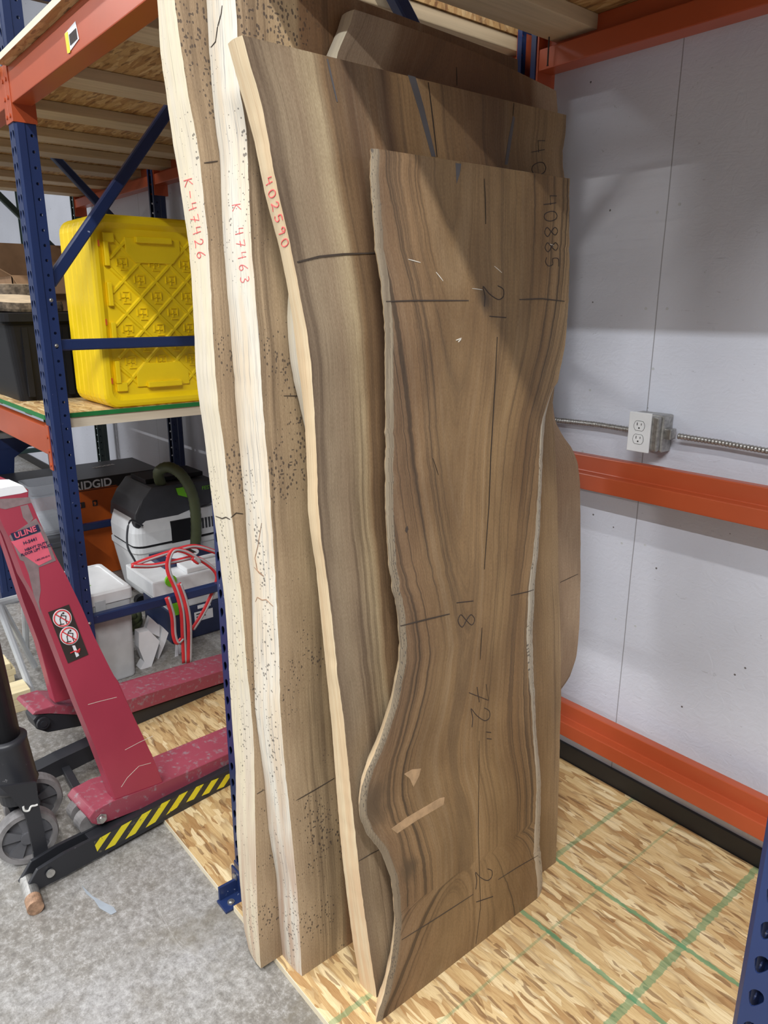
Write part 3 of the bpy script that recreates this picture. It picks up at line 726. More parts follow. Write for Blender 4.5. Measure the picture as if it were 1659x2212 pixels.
# front slab
def ringF(s, z):
    c = .50 + .03*math.sin(z*2)
    w = .05
    if z > .85: w = .05+.27*min(1, (z-.85)/1.0)
    if z < .26: w = .05+.26*math.sqrt(max(0, (.26-z)/.26)); c = .46
    h = abs(s-c)-w
    if h < 0: h *= .55
    h += .10*math.exp(-((s-.03)**2/.012+(z-.57)**2/.012))*math.sin(14*math.hypot((s-.03)*.7, z-.57))
    return h+.5+(.37*(1/(1+math.exp(-(s-c)*14))))
FF = wood_face('figured_walnut_face', [(0, sr(150, 128, 104)), (.05, sr(140, 112, 84)), (.16, sr(152, 122, 88)), (.30, sr(150, 122, 86)), (.5, sr(158, 128, 90)), (.68, sr(160, 130, 90)), (.84, sr(150, 118, 80)), (.95, sr(172, 142, 104)), (1, sr(186, 158, 120))], .05, 30, .86, 0, .58, .49, mott=.34, outer=(.08, .3, .4), tint=(.91, .91, .89), knots=((.045, .57, .05), (.10, .36, .025), (.5, 1.62, .02)), dark=(.075, .05, .03))
sF, hF, oF = slab('wood_slab', 'front dark figured slab with curved live edges and 40885 written at upper right', .58, .0855, .042,
  [(805, 320), (803, 345), (806, 420), (815, 540), (826, 600), (833, 680), (836, 760), (837, 880), (835.5, 1014), (838, 1144), (842, 1219), (853, 1284), (863.5, 1352), (866, 1388), (866, 1434), (858, 1476), (850, 1519), (833, 1570), (814, 1625), (795, 1667), (783, 1705), (779, 1743), (781, 1770), (795, 1805), (817.5, 1832), (833, 1863), (847, 1901), (852, 1939), (855, 1977), (854, 2018), (849.5, 2063), (843, 2104), (833, 2146), (823, 2180), (815, 2208)],
  [(1230, 385), (1230, 593), (1229, 625), (1227, 668), (1224, 717), (1216, 772), (1206, 821), (1196, 866), (1188, 900), (1183, 949), (1180, 1030), (1177, 1112), (1172, 1193), (1165, 1258), (1162, 1323), (1159, 1372), (1160, 1421), (1162, 1467), (1169, 1605), (1177, 1691), (1176, 1760), (1174, 1829), (1179, 1880), (1180, 1920), (1176, 1938)], (1.891, 1.899),
  None, [FF, E3, EB, EBR], bevL=.017, bevR=lambda z: 0 if z > 1.42 else .012+.030*min(1, (1.42-z)/.1)*(.8+.2*math.sin(z*9)), ringf=ringF, rows=190, cols=46, rag=.0014, leftoff=.034, bevd=.10)

# writing, pencil marks, cracks and resin fills
write('handwritten_number', 'K-47426', (397, 390), (4.6, 26), (17, -6), lambda a, b: h1(a, b), .0011, M['redink'], s1, .62)
write('handwritten_number', 'K 47463', (501, 443), (3.0, 26), (18, -4), lambda a, b: h2(a, b), .0009, M['redink'], s2, .58)
write('handwritten_number', '402590', (572, 388), (6.9, 26.5), (14, -8), lambda a, b: h3(a, b), .0013, M['redink'], s3, .62)
write('handwritten_number', '40885', (1174, 424), (1.0, 33), (28, -3), lambda a, b: hF(a, b), .0011, M['ink'], sF, .72)
write('handwritten_number', '40', (1147, 306), (1.5, 46), (30, -5), lambda a, b: h3(a, b), .0011, M['ink'], s3, .66)
write('handwritten_number', '2', (1042, 618), (4, 44), (44, -4), lambda a, b: hF(a, b), .0011, M['ink'], sF, 1)
write('handwritten_number', '1', (1056, 664), (2, 38), (36, 3), lambda a, b: hF(a, b), .0011, M['ink'], sF, 1)
write('handwritten_number', '18', (985, 1286), (3, 40), (36, -4), lambda a, b: hF(a, b), .0011, M['ink'], sF, .8)
write('handwritten_number', '72"', (1012, 1482), (4, 48), (40, -4), lambda a, b: hF(a, b), .0011, M['ink'], sF, .85)
write('handwritten_number', '12', (1028, 1930), (-2, -46), (36, -12), lambda a, b: hF(a, b), .0011, M['ink'], sF, -.8)
for pts, r in (([(834, 651), (900, 649), (1012, 649)], .0018), ([(1122, 647), (1170, 645), (1229, 652)], .0018), ([(865, 1352), (920, 1338), (971, 1326)], .0019), ([(1104, 1286), (1140, 1278), (1164, 1270)], .0013),
               ([(868, 2030), (940, 1985), (1022, 1932)], .0013), ([(1076, 1900), (1120, 1872), (1162, 1848)], .0012)):
    line_on('pencil_mark', pts, hF, r, M['pencil'], sF)
for pts, r in (([(1046, 386), (1048, 430), (1049, 484)], .0013), ([(1074, 728), (1068, 850), (1060, 980), (1056, 1090), (1046, 1230)], .0016), ([(1041, 1356), (1037, 1425)], .0012), ([(1035, 1600), (1034, 1700), (1033, 1800), (1038, 1960), (1026, 2055)], .0009), ([(935, 990), (947, 1026)], .001), ([(903, 1120), (940, 1210), (960, 1330)], .0)):
    if r: line_on('surface_crack', pts, hF, r, M['crack'], sF)
for pts, r in (([(882, 560), (908, 567)], .0012), ([(942, 588), (957, 607)], .0012), ([(1020, 623), (1042, 626)], .0009), ([(1068, 575), (1084, 589)], .0009), ([(985, 735), (996, 731), (990, 739)], .0018), ([(1186, 527), (1196, 530)], .001)):
    line_on('light_scratch', pts, hF, r, M['chalk'], sF)
patch('sanded_patch', [(845, 1790), (880, 1765), (950, 1724), (960, 1722), (958, 1738), (900, 1772), (858, 1800)], oF, M['burr'], sF, label='pale scraped patch')
patch('sanded_patch', [(873, 1672), (890, 1662), (909, 1660), (905, 1676), (893, 1700), (885, 1682)], oF, M['burr'], sF, label='pale scraped patch')
patch('knot', [(1014+3, 0)]*0 or [(876, 1140), (880, 1136), (882, 1143), (878, 1151), (875, 1147)], oF, M['pencil'], sF)
line_on('pencil_mark', [(642, 566), (690, 554), (740, 549), (816, 546)], h3, .0026, M['pencil'], s3)
line_on('pencil_mark', [(775, 1860), (800, 1845), (820, 1835)], h3, .0013, M['pencil'], s3)
line_on('pencil_mark', [(642, 1728), (680, 1706), (722, 1681)], h2, .0014, M['pencil'], s2)
line_on('pencil_mark', [(613, 855), (650, 855)], h2, .0012, M['pencil'], s2)
line_on('pencil_mark', [(441, 352), (456, 350), (470, 348)], h1, .0016, M['pencil'], s1)
line_on('pencil_mark', [(555, 1715), (570, 1706)], h1, .0012, M['pencil'], s1)
line_on('surface_crack', [(705, 120), (715, 165), (728, 220)], h3, .0022, M['epoxy'], s3)
line_on('surface_crack', [(925, 178), (935, 260), (944, 339)], h3, .0016, M['crack'], s3)
line_on('surface_crack', [(1110, 222), (1108, 250)], h3, .0012, M['crack'], s3)
patch('resin_fill', [(881, 162), (897, 166), (915, 230), (941, 339), (932, 338), (905, 240)], o3, M['epoxy'], s3, label='grey resin filled crack')
patch('resin_fill', [(1108, 250), (1112, 255), (1102, 320), (1096, 356), (1090, 355), (1098, 300)], o3, M['epoxy'], s3, label='grey resin filled crack')
patch('resin_fill', [(984, 352), (996, 354), (992, 378), (986, 396)], oF, M['epoxy'], sF, label='grey resin filled crack')
line_on('surface_crack', [(986, 145), (987, 185)], h4, .0012, M['crack'], s4)
line_on('surface_crack', [(1210, 1258), (1248, 1240)], h4, .0011, M['pencil'], s4)
line_on('surface_crack', [(466, 1115), (480, 1120), (488, 1117), (497, 1122)], h1, .0014, M['crack'], s1)
line_on('surface_crack', [(499, 1118), (510, 1108), (525, 1110)], h1, .0014, M['crack'], s1)
line_on('surface_crack', [(456, 102), (466, 90), (470, 60), (478, 30), (480, 12)], h2, .0014, M['crack'], s2)
line_on('surface_crack', [(552, 1300), (556, 1290), (566, 1296), (575, 1295), (590, 1310)], h2, .0012, M['rust'], s2)
line_on('surface_crack', [(565, 1130), (557, 1180), (551, 1205), (556, 1232), (570, 1245), (560, 1238), (549, 1225)], h2, .0012, M['rust'], s2)

# ------------------------------------------------------------------ lift truck
TO = Vector((-.37, -.29, 0)); TN = Vector((.995, .1, 0)); TV = Vector((-.1, .995, 0))
def tp(px, py, u):
    r = ray(px, py); p0 = TO-TN*u; t = (p0-CAM).dot(TN)/r.dot(TN); return CAM+r*t
def tl(u, v, z): return TO - TN*u + TV*v + Vector((0, 0, z))
def tplate(name, px, u, w, mat, parent, bevel=.003, label=None):   # side outline in a vertical plane along the forks, w wide away from the camera
    return mk(name, prism(B(), [tp(*q, u) for q in px], -TN*w), mat, parent, bevel=bevel, label=label)
def tbox(bm, u0, u1, v0, v1, z0, z1):
    vs = [bm.verts.new(tl(u, v, z)) for u in (u0, u1) for v in (v0, v1) for z in (z0, z1)]
    for q in ((0, 1, 3, 2), (4, 6, 7, 5), (0, 4, 5, 1), (2, 3, 7, 6), (0, 2, 6, 4), (1, 5, 7, 3)): bm.faces.new([vs[i] for i in q])
    return bm
tr = thing('lift_truck', 'red and black lift truck with forks in the rack and hazard striped side', 'lift truck', (-.72, -.1, 0))
# near outrigger rail with hazard tape
rail = mk('outrigger_rail', prism(B(), [tl(0, v, z) for v, z in ((-.235, .028), (-.21, .012), (-.13, .010), (.60, .022), (.60, .072), (.20, .088), (-.03, .083), (-.12, .084), (-.195, .076))], -TN*.012), M['black'], tr, bevel=.002)
mk('outrigger_rail', prism(B(), [tl(.045, v, z) for v, z in ((-.235, .028), (-.21, .012), (-.13, .010), (.60, .022), (.60, .072), (.20, .088), (-.03, .083), (-.12, .084), (-.195, .076))], -TN*.012), M['black'], tr, bevel=.002)
mk('rail_web', tbox(B(), .010, .047, -.04, .60, .068, .080), M['black'], tr, bevel=.002)
mk('hazard_tape', prism(B(), [tp(*q, -.0008) for q in ((202, 1818), (212, 1844), (262, 1818), (344, 1771), (393, 1737), (497, 1694), (497, 1671), (422, 1701), (350, 1736), (283, 1773))], -TN*.0006), M['hazard'], rail, label='yellow and black striped tape')
for v in (-.165, ): mk('pin', disc(B(), tl(-.004, v, .050), TN*1, .012, .006, 16), M['steel'], tr)
# foot roller at the rear end of the rail
ax0, ax1 = hz(62, 1912, .022), hz(77, 1962, .022)
mk('axle_stub', tube(B(), [ax0-(ax1-ax0)*.3, ax0.lerp(ax1, .6)], .0215, 24), M['steel'], tr, smooth=False)
mk('axle_stub', tube(B(), [ax0.lerp(ax1, .6), ax1], [.0215, .0215], 24), M['rust'], tr, label='rusty axle end')
# near fork
def fork(u0, z0, nose=0.0, far=False):
    zt = lambda v: z0-.085*v
    prof = [(-.020+nose, zt(0)-.035), (-.028+nose, zt(0)-.012), (-.010+nose, zt(0)+.004), (.045, zt(0)+.006), (.20, zt(.2)+.002), (1.02, zt(1.0)+.03), (1.02, zt(1.0)), (.45, zt(.45)-.056), (.20, zt(.2)-.058), (.04, zt(0)-.056), (.0, zt(0)-.052)]
    bm = B(); prism(bm, [tl(u0, v, z) for v, z in prof], -TN*.155)
    f = mk('fork', bm, M['red_worn'], tr, bevel=.004)
    return f
fk = fork(.030, .147)
leg_px = [(248, 1729), (353, 1691), (330, 1635), (293.6, 1558), (257, 1473), (236, 1447), (202.5, 1373), (178, 1315), (139, 1235), (120, 1208), (87, 1130), (69, 1088), (60, 1074), (10, 1079), (-14, 1085), (8.7, 1140), (22, 1166), (52, 1248), (69, 1277), (90, 1320), (135, 1437), (169, 1525), (205, 1613)]
leg = tplate('mast_leg', leg_px, .034, .050, M['red'], tr, .004)
bm = B(); disc(bm, tp(219, 1768, .028), TN, .017, .004, 6); disc(bm, tp(219, 1768, .022), TN, .010, .012, 6); disc(bm, tp(219, 1768, .010), TN, .006, .006, 12)
mk('pivot_bolt', bm, M['steel'], tr)
mk('pivot_roller', tube(B(), [tl(.052, -.018, .098), tl(.095, -.018, .098)], .032, 20), M['rubber'], tr)
mk('pivot_roller', tube(B(), [tl(.115, -.018, .105), tl(.150, -.018, .105)], .030, 20), M['rubber'], tr)
# top cross head between the legs
p = tp(30, 1080, .034)
cross = mk('cross_head', prism(B(), [tp(*q, .034) for q in ((-16, 1086), (62, 1082), (62, 1058), (48, 1050), (10, 1056), (-16, 1062))], -TN*.62), M['red'], tr, bevel=.003)
mk('worn_top', prism(B(), [tp(*q, .033) for q in ((-16, 1076), (20, 1070), (45, 1066), (60, 1062), (50, 1049), (28, 1050), (-16, 1058))], -TN*.10), M['paper'], tr, label='white chipped top of the mast')
# far leg, far fork
UF = .60
far_leg = tplate('mast_leg', [(119, 1519), (190, 1500), (165, 1430), (120, 1320), (90, 1240), (50, 1130), (40, 1080), (-30, 1090), (0, 1140), (20, 1204), (50, 1298), (84, 1389)], .56, .05, M['red'], tr, .004)
bm = B(); prism(bm, [tp(*q, UF-.04) for q in ((70, 1545), (76, 1537), (117, 1524), (169, 1528), (268, 1517), (484, 1448), (560, 1425), (560, 1452), (484, 1474), (283, 1541), (190, 1545), (110, 1541))], -TN*.155)
mk('fork', bm, M['red_worn'], tr, bevel=.004)
bm = B(); prism(bm, [tp(*q, UF-.035) for q in ((72, 1556), (80, 1576), (104, 1583), (182, 1568), (190, 1540), (110, 1540), (82, 1544))], -TN*.08)
mk('underfork_shape', bm, M['black'], tr, bevel=.006)
bm = B(); c0 = tp(92, 1561, UF-.045); disc(bm, c0, TN, .022, .010, 20); disc(bm, c0+TN*.01, TN, .012, .004, 12); mk('pivot_cap', bm, M['black'], tr)
bm = B(); prism(bm, [tp(*q, UF-.02) for q in ((283, 1541), (560, 1452), (560, 1478), (484, 1506), (310, 1590), (290, 1560))], -TN*.03)  # black strip along the underside of the far fork
mk('underfork_shape', bm, M['black'], tr, bevel=.003)
# inner rail and cross link
bm = B(); prism(bm, [hx(*q, -.80) for q in ((74, 1668), (130, 1640), (199, 1608), (240, 1590), (246, 1616), (210, 1637), (140, 1672), (80, 1698))], Vector((-.06, -.006, 0)))
mk('inner_rail', bm, M['black'], tr, bevel=.002)
a, b = hz(136, 1646, .075), hz(190, 1742, .075)
bm = B(); d = (b-a).normalized(); s_ = d.cross(Vector((0, 0, 1))).normalized()*.013
prism(bm, [a-s_, a+s_, b+s_, b-s_], Vector((0, 0, -.022))); mk('cross_link', bm, M['black'], tr, bevel=.002)
# hydraulic ram, yoke, wheels
c0 = hx(30, 1690, -.51)
ram_b = Vector((-.52, -.475, .255)); ram_t = Vector((-.52, -.535, 1.35))
def along(t): return ram_b.lerp(ram_t, t)
bm = B(); tube(bm, [along(0), along(.012), along(.02), along(.135), along(.145), along(.152)], [.056, .063, .060, .055, .057, .050], 32); mk('ram_sleeve', bm, M['black'], tr, smooth=True)
bm = B(); tube(bm, [along(.15), along(1)], .040, 28); mk('ram_cylinder', bm, M['black'], tr, smooth=True)
yoke = mk('yoke_plate', prism(B(), [tp(*q, .055) for q in ((0, 1700), (79, 1690), (84, 1735), (88, 1757), (97, 1800), (110, 1862), (78, 1883), (70, 1830), (62, 1790), (56, 1762), (30, 1728), (0, 1702))], -TN*.010), M['black'], tr, bevel=.002)
mk('yoke_plate', prism(B(), [tp(*q, .19) for q in ((-20, 1700), (60, 1690), (70, 1735), (75, 1757), (80, 1800), (40, 1800), (30, 1762), (10, 1728))], -TN*.010), M['black'], tr, bevel=.002)
mk('yoke_top', tube(B(), [along(-.035), along(0)], .050, 24), M['black'], tr)
sp = smooth_path([(50, 1742, 0), (53, 1751, 0), (62, 1751, 0), (67, 1742, 0), (76, 1740, 0), (81, 1738, 0)], 4)
mk('painted_letter', tube(B(), [tp(q.x, q.y, .0545) for q in sp], .0030, 6), M['whitepaint'], yoke, label='white painted letter S')
def wheel(c, axis, r=.086, w=.045):
    t = B(); c = Vector(c); axis = Vector(axis).normalized(); s_, q_ = frame_of(axis)
    prof = [(.80, -.5), (.96, -.5), (1, -.32), (1, .32), (.96, .5), (.80, .5), (.80, .5)]
    n = 40; R = []
    for k in range(n):
        a = 2*math.pi*k/n; d = s_*math.cos(a)+q_*math.sin(a); R.append([t.verts.new(c+d*r*x+axis*w*y) for x, y in prof[:6]])
    for k in range(n):
        for j in range(6): t.faces.new((R[k][j], R[k][(j+1) % 6], R[(k+1) % n][(j+1) % 6], R[(k+1) % n][j]))
    ty = mk('tyre', t, M['rubber'], tr, smooth=False)
    h = B(); disc(h, c-axis*w*.5, axis, r*.22, w, 20)
    for k in range(5):
        a = 2*math.pi*k/5+.3; d = s_*math.cos(a)+q_*math.sin(a); e = -s_*math.sin(a)+q_*math.cos(a)
        pts = [c+d*r*.18-e*r*.10-axis*w*.3, c+d*r*.18+e*r*.10-axis*w*.3, c+d*r*.82+e*r*.26-axis*w*.3, c+d*r*.82-e*r*.26-axis*w*.3]
        prism(h, pts, axis*w*.6)
    disc(h, c-axis*.003, axis, r*.81, .006, 32)
    mk('wheel_hub', h, M['wheelhub'], tr)
wc = tl(.155, -.165, .087)
wheel(wc, (.93, -.12, .02)); wheel(wc+Vector((-.16, .06, 0)), (.93, -.12, .02))
# decals on the near leg
U0 = .0325
def pt_leg(px, py, u=U0): return tp(px, py, u)
def dpatch(name, px, mat, parent, u=U0, label=None): return mk(name, prism(B(), [tp(*q, u) for q in px], -TN*.0012), mat, parent, label=label)
ld = dpatch('warning_label', [(104, 1323), (149, 1306), (191, 1414), (147, 1433)], M['ink'], leg, .0322, 'black warning label with two red prohibition signs')
def ell(cx, cy, rx, n=28, ry=None): return [(cx+rx*math.cos(2*math.pi*k/n), cy+(ry or rx*.97)*math.sin(2*math.pi*k/n)) for k in range(n)]
for cx, cy in ((134.5, 1335.5), (149.6, 1373.2)):
    dpatch('sign_disc', ell(cx, cy, 20.5), M['paper'], ld, .0316)
    ring = [tp(*q, .0308) for q in ell(cx, cy, 17.6)]; ring.append(ring[0])
    bm = B(); tube(bm, ring, .0017, 6); tube(bm, [tp(cx-14, cy-8, .0306), tp(cx+14.5, cy+8.5, .0306)], .0015, 6); mk('prohibition_ring', bm, M['redtape'], ld)
    bm = B()
    for q in ([(cx-1, cy-10), (cx-5, cy+2), (cx-3, cy+13)], [(cx-3, cy-6), (cx+8, cy-5), (cx+7, cy+4), (cx+10, cy+12)], [(cx-6, cy+14), (cx+4, cy+12)]): tube(bm, [tp(*w, .0310) for w in q], .0013, 5)
    disc(bm, tp(cx+2, cy-11, .0312), TN, .0028, .001, 10); mk('pictogram', bm, M['ink'], ld)
dpatch('hand_pictogram', [(156, 1395), (162, 1394), (171, 1416), (165, 1420)], M['paper'], ld, .0314)
bm = B()
for q in ([(152, 1411), (160, 1407), (168, 1406), (173, 1401)], [(166, 1407), (173, 1404)], [(165, 1409), (172, 1408)]): tube(bm, [tp(*w, .0306) for w in q], .0016, 5)
mk('hand_pictogram', bm, M['redtape'], ld)
dpatch('maker_label', [(20, 1158), (78, 1120), (100, 1155), (121, 1211), (85, 1225), (44, 1210)], M['tapegrey'], leg, .0330, 'torn faded maker label')
ml = [o for o in leg.children if o.name.startswith('maker_label')][0]
dpatch('label_field', [(24, 1170), (88, 1150), (104, 1185), (112, 1208), (84, 1222), (44, 1195)], M['decal_pink'], ml, .0324)
dpatch('name_plate', [(23, 1153), (82, 1133), (88, 1147), (30, 1168.5)], M['decal_navy'], ml, .0320)
def leg_text(body, size, px, dirx, diry, mat, bold=0.0):
    o0 = tp(*px, .0312); x = tp(px[0]+dirx[0], px[1]+dirx[1], .0312)-o0; y = tp(px[0]+diry[0], px[1]+diry[1], .0312)-o0
    text_mesh('label_text', body, size, basis(o0, x, y), mat, ml, .0003, bold=bold)
leg_text('ULINE', .0205, (33, 1163.5), (46, -17), (-6, -14), M['decal_pink'], .0006)
leg_text('H-5441', .012, (51, 1177), (28, -10), (-3, -8), M['decal_navy'], .0002)
leg_text('HEAVY DUTY', .0098, (54, 1191), (34, -12), (-3, -8), M['decal_navy'], .0002)
leg_text('FLOOR LIFT TRUCK', .0094, (46, 1202), (54, -19), (-3, -8), M['decal_navy'], .0002)
leg_text('1-800-295-5510', .006, (76, 1213), (22, -8), (-3, -8), M['decal_navy'])
dpatch('torn_tape', [(45, 1196), (62, 1204), (84, 1208), (84, 1232), (88, 1275), (84, 1300), (90, 1330), (72, 1282), (62, 1240)], M['tapegrey'], leg, .0331, 'grey torn tape residue')
dpatch('torn_tape', [(44, 1094), (60, 1090), (72, 1120), (62, 1132), (50, 1118)], M['tapegrey'], leg, .0331, 'grey torn tape residue')
dpatch('torn_tape', [(0, 1078), (64, 1074), (68, 1086), (12, 1100), (0, 1098)], M['tapegrey'], leg, .0333, 'grey torn tape residue')
for q in ([(190, 1522), (215, 1515), (252, 1506)], [(270, 1620), (300, 1604), (330, 1590)], [(262, 1700), (275, 1680), (300, 1655), (326, 1648)]):
    mk('light_scratch', tube(B(), [tp(*w, .0338) for w in q], .0008, 4), M['chalk'], leg)

# ------------------------------------------------------------------ things on the left
# stack of yellow lids on edge
def rrect(y0, y1, z0, z1, r, n=5):
    out = []
    for cy, cz, a0 in ((y1-r, z1-r, 0), (y0+r, z1-r, 90), (y0+r, z0+r, 180), (y1-r, z0+r, 270)):
        for k in range(n+1): a = math.radians(a0+90*k/n); out.append((cy+r*math.cos(a), cz+r*math.sin(a)))
    return out
def loops(bm, L, close=True):
    V = [[bm.verts.new(p) for p in l] for l in L]
    for a, b in zip(V, V[1:]):
        n = len(a)
        for k in range(n): bm.faces.new((a[k], a[(k+1) % n], b[(k+1) % n], b[k]))
    if close: bm.faces.new(V[0][::-1]); bm.faces.new(V[-1])
    return V
LY0, LY1, LZ0, LZ1 = .205, .715, 1.201, 1.945
def lid(x, label, full):
    t = thing('tote_lid', label, 'lid', (x-.04, (LY0+LY1)/2, LZ0), 'yellow lids stood on edge in a row')
    bm = B()
    def L(xx, ins, r=.055): return [Vector((xx, y, z)) for y, z in rrect(LY0+ins, LY1-ins, LZ0+ins, LZ1-ins, max(.01, r-ins*.5))]
    if full: loops(bm, [L(x-.066, .004), L(x-.062, 0), L(x-.012, .0), L(x-.003, .006), L(x, .016), L(x, .030), L(x-.016, .050), L(x-.016, .060)])
    else: loops(bm, [L(x-.056, .003), L(x-.053, 0), L(x-.012, 0), L(x-.004, .004), L(x-.002, .012)])
    mk('lid_shell', bm, M['yellow'], t, smooth=False, bevel=0)
    if not full: return t
    xb_ = x-.016; y0, y1, z0, z1 = LY0+.075, LY1-.075, LZ0+.085, LZ1-.085
    bm = B()
    def clipseg(a, b):
        t0, t1 = 0, 1; d = (b[0]-a[0], b[1]-a[1])
        for p, q in ((-d[0], a[0]-y0), (d[0], y1-a[0]), (-d[1], a[1]-z0), (d[1], z1-a[1])):
            if abs(p) < 1e-9:
                if q < 0: return None
            else:
                r = q/p
                if p < 0: t0 = max(t0, r)
                else: t1 = min(t1, r)
        return None if t0 >= t1 else ((a[0]+d[0]*t0, a[1]+d[1]*t0), (a[0]+d[0]*t1, a[1]+d[1]*t1))
    def rib(a, b, w, h):
        if b[0] == a[0] and b[1] == a[1]: return
        d = Vector((0, b[0]-a[0], b[1]-a[1])).normalized(); s = Vector((0, -d.z, d.y))
        A, Bp = Vector((xb_, *a)), Vector((xb_, *b))
        lo = [A-s*w, A+s*w, Bp+s*w, Bp-s*w]; hi = [A-s*w*.45, A+s*w*.45, Bp+s*w*.45, Bp-s*w*.45]
        lo = [bm.verts.new(q) for q in lo]; hi = [bm.verts.new(q+Vector((h, 0, 0))) for q in hi]
        bm.faces.new(hi)
        for k in range(4): bm.faces.new((lo[k], lo[(k+1) % 4], hi[(k+1) % 4], hi[k]))
    P = .132; cy, cz = (y0+y1)/2, (z0+z1)/2
    for i in range(-8, 9):
        for s in (1, -1):
            hh = .0070 if s > 0 else .0062
            c = clipseg((cy-1, cz+s*(-1)*0.97+i*P*0.97), (cy+1, cz+s*0.97+i*P*0.97))
            if c: rib(*c, .0085, hh)
    for i in range(-5, 6):
        for j in range(-8, 9):
            if (i+j) % 2 == 0: continue
            a, b = cy+i*P/2, cz+(j)*P*0.97/2
            if not (y0+.02 < a < y1-.02 and z0+.03 < b < z1-.03): continue
            if abs(a-cy) < .12 and (b > z1-.09 or b < z0+.09): continue
            for k in (-1, 0, 1):
                for q in ((a+k*.019-.010, b+k*.004-.013), ):
                    rib((a+k*.020, b-.014+(k % 2)*.006), (a+k*.020, b+.014+(k % 2)*.006), .0034, .0055)
                    rib((a-.014+(k % 2)*.006, b+k*.022), (a+.014+(k % 2)*.006, b+k*.022), .0034, .0055)
    mk('ribbed_panel', bm, M['yellow'], t)
    for zc, s in ((z1-.035, 1), (z0+.035, -1)):
        bm = B(); q = [(cy-.115, zc+s*.04), (cy+.115, zc+s*.04), (cy+.115, zc-s*.015), (cy+.08, zc-s*.055), (cy-.08, zc-s*.055), (cy-.115, zc-s*.015)]
        prism(bm, [Vector((xb_, *w)) for w in q], Vector((.009, 0, 0))); mk('end_boss', bm, M['yellow'], t, bevel=.003)
        mk('moulded_lug', box(B(), xb_, xb_+.026, cy-.075, cy+.075, zc+s*.032-.012, zc+s*.032+.012), M['yellow'], t, bevel=.004)
    for yy in (y0-.014, y1+.014):
        for k in range(4):
            zc = z0+.06+k*(z1-z0-.12)/3; mk('moulded_lug', box(B(), xb_, xb_+.020, yy-.010, yy+.010, zc-.045, zc+.045), M['yellow'], t, bevel=.004)
    for yy in (y0, y1):
        for zz in (z0, z1): mk('moulded_lug', box(B(), xb_, xb_+.015, yy-.022, yy+.022, zz-.018, zz+.018), M['yellow'], t, bevel=.004)
    for zz in (LZ0+.10, LZ0+.33, LZ1-.12): mk('slot', prism(B(), [Vector((x-.002, y, z)) for y, z in rrect(LY0+.030, LY0+.037, zz, zz+.024, .0032, 3)], Vector((.0035, 0, 0))), M['boxor'], t, label='orange slot hole')
    return t
lid(-1.405, 'yellow ribbed lid at the front of the row on the shelf', True)
for i in range(1, 6): lid(-1.405-.0665-.057*(i-1), 'yellow lid stood on edge behind the front yellow lid', False)
# black tote on the shelf
def tote(name, x0, x1, y0, y1, z0, z1, mat, label, cat, taper=.04, rim=.02, group=None):
    t = thing(name, label, cat, ((x0+x1)/2, (y0+y1)/2, z0), group)
    def R(ins, z, r=.03): 
        return [Vector((x, y, z)) for x, y in rrect(x0+ins, x1-ins, y0+ins, y1-ins, r, 4)]
    bm = B(); loops(bm, [R(taper, z0), R(taper*.25, z1-.05), R(0, z1-.045), R(0, z1), R(.012, z1), R(.014, z1-.05), R(taper+.008, z0+.01)])
    mk('tub', bm, mat, t)
    bm = B(); n = 5
    for k in range(n):
        y = y0+taper+(y1-y0-2*taper)*(k+.5)/n; box(bm, x1-taper*.7, x1-taper*.2, y-.012, y+.012, z0+.02, z1-.06)
    mk('side_ribs', bm, mat, t)
    bm = B(); loops(bm, [R(-rim, z1-.035, .04), R(-rim, z1-.002, .04), R(-rim*.2, z1+.002), R(.0, z1-.03)], False); mk('rim', bm, mat, t)
    return t
tote('storage_tote', -2.55, -1.86, -.03, .47, 1.2005, 1.575, M['blacksoft'], 'large black plastic tote on the shelf behind the second blue post', 'tote')
# wood cookies on a small board across the tote
def cookie(c, r, h, label, tilt=0.0):
    t = thing('log_slice', label, 'log slice', c, 'round log slices with bark piled on the black tote')
    n = 40; bm = B(); rd = random.Random(int(c[0]*1000+c[1]*100)); rs = [r*(1+.05*mnoise.noise(Vector((math.cos(2*math.pi*k/n)*1.5, math.sin(2*math.pi*k/n)*1.5, c[2]*9)))+rd.uniform(-.015, .015)) for k in range(n)]
    def ring(sc, z): return [Vector((c[0]+math.cos(2*math.pi*k/n)*rs[k]*sc, c[1]+math.sin(2*math.pi*k/n)*rs[k]*sc, c[2]+z+tilt*math.cos(2*math.pi*k/n)*r)) for k in range(n)]
    loops(bm, [ring(.97, 0), ring(1, h*.3), ring(.99, h*.7), ring(.96, h)]); mk('bark', bm, M['bark'], t)
    bm = B(); loops(bm, [ring(.90, h+.0002), ring(.90, h+.0018)]); mk('cut_face', bm, M['cookie'], t)
cookie((-2.33, .245, 1.5775), .115, .045, 'log slice at the bottom of the pile, right side')
cookie((-2.41, .03, 1.5775), .10, .045, 'log slice at the bottom of the pile, left side')
cookie((-2.03, .075, 1.5975), .135, .036, 'pale log slice lying tilted in front of the pile', -.14)
cookie((-2.34, .15, 1.6235), .165, .075, 'thick bark-covered log slice on top at the back of the pile')
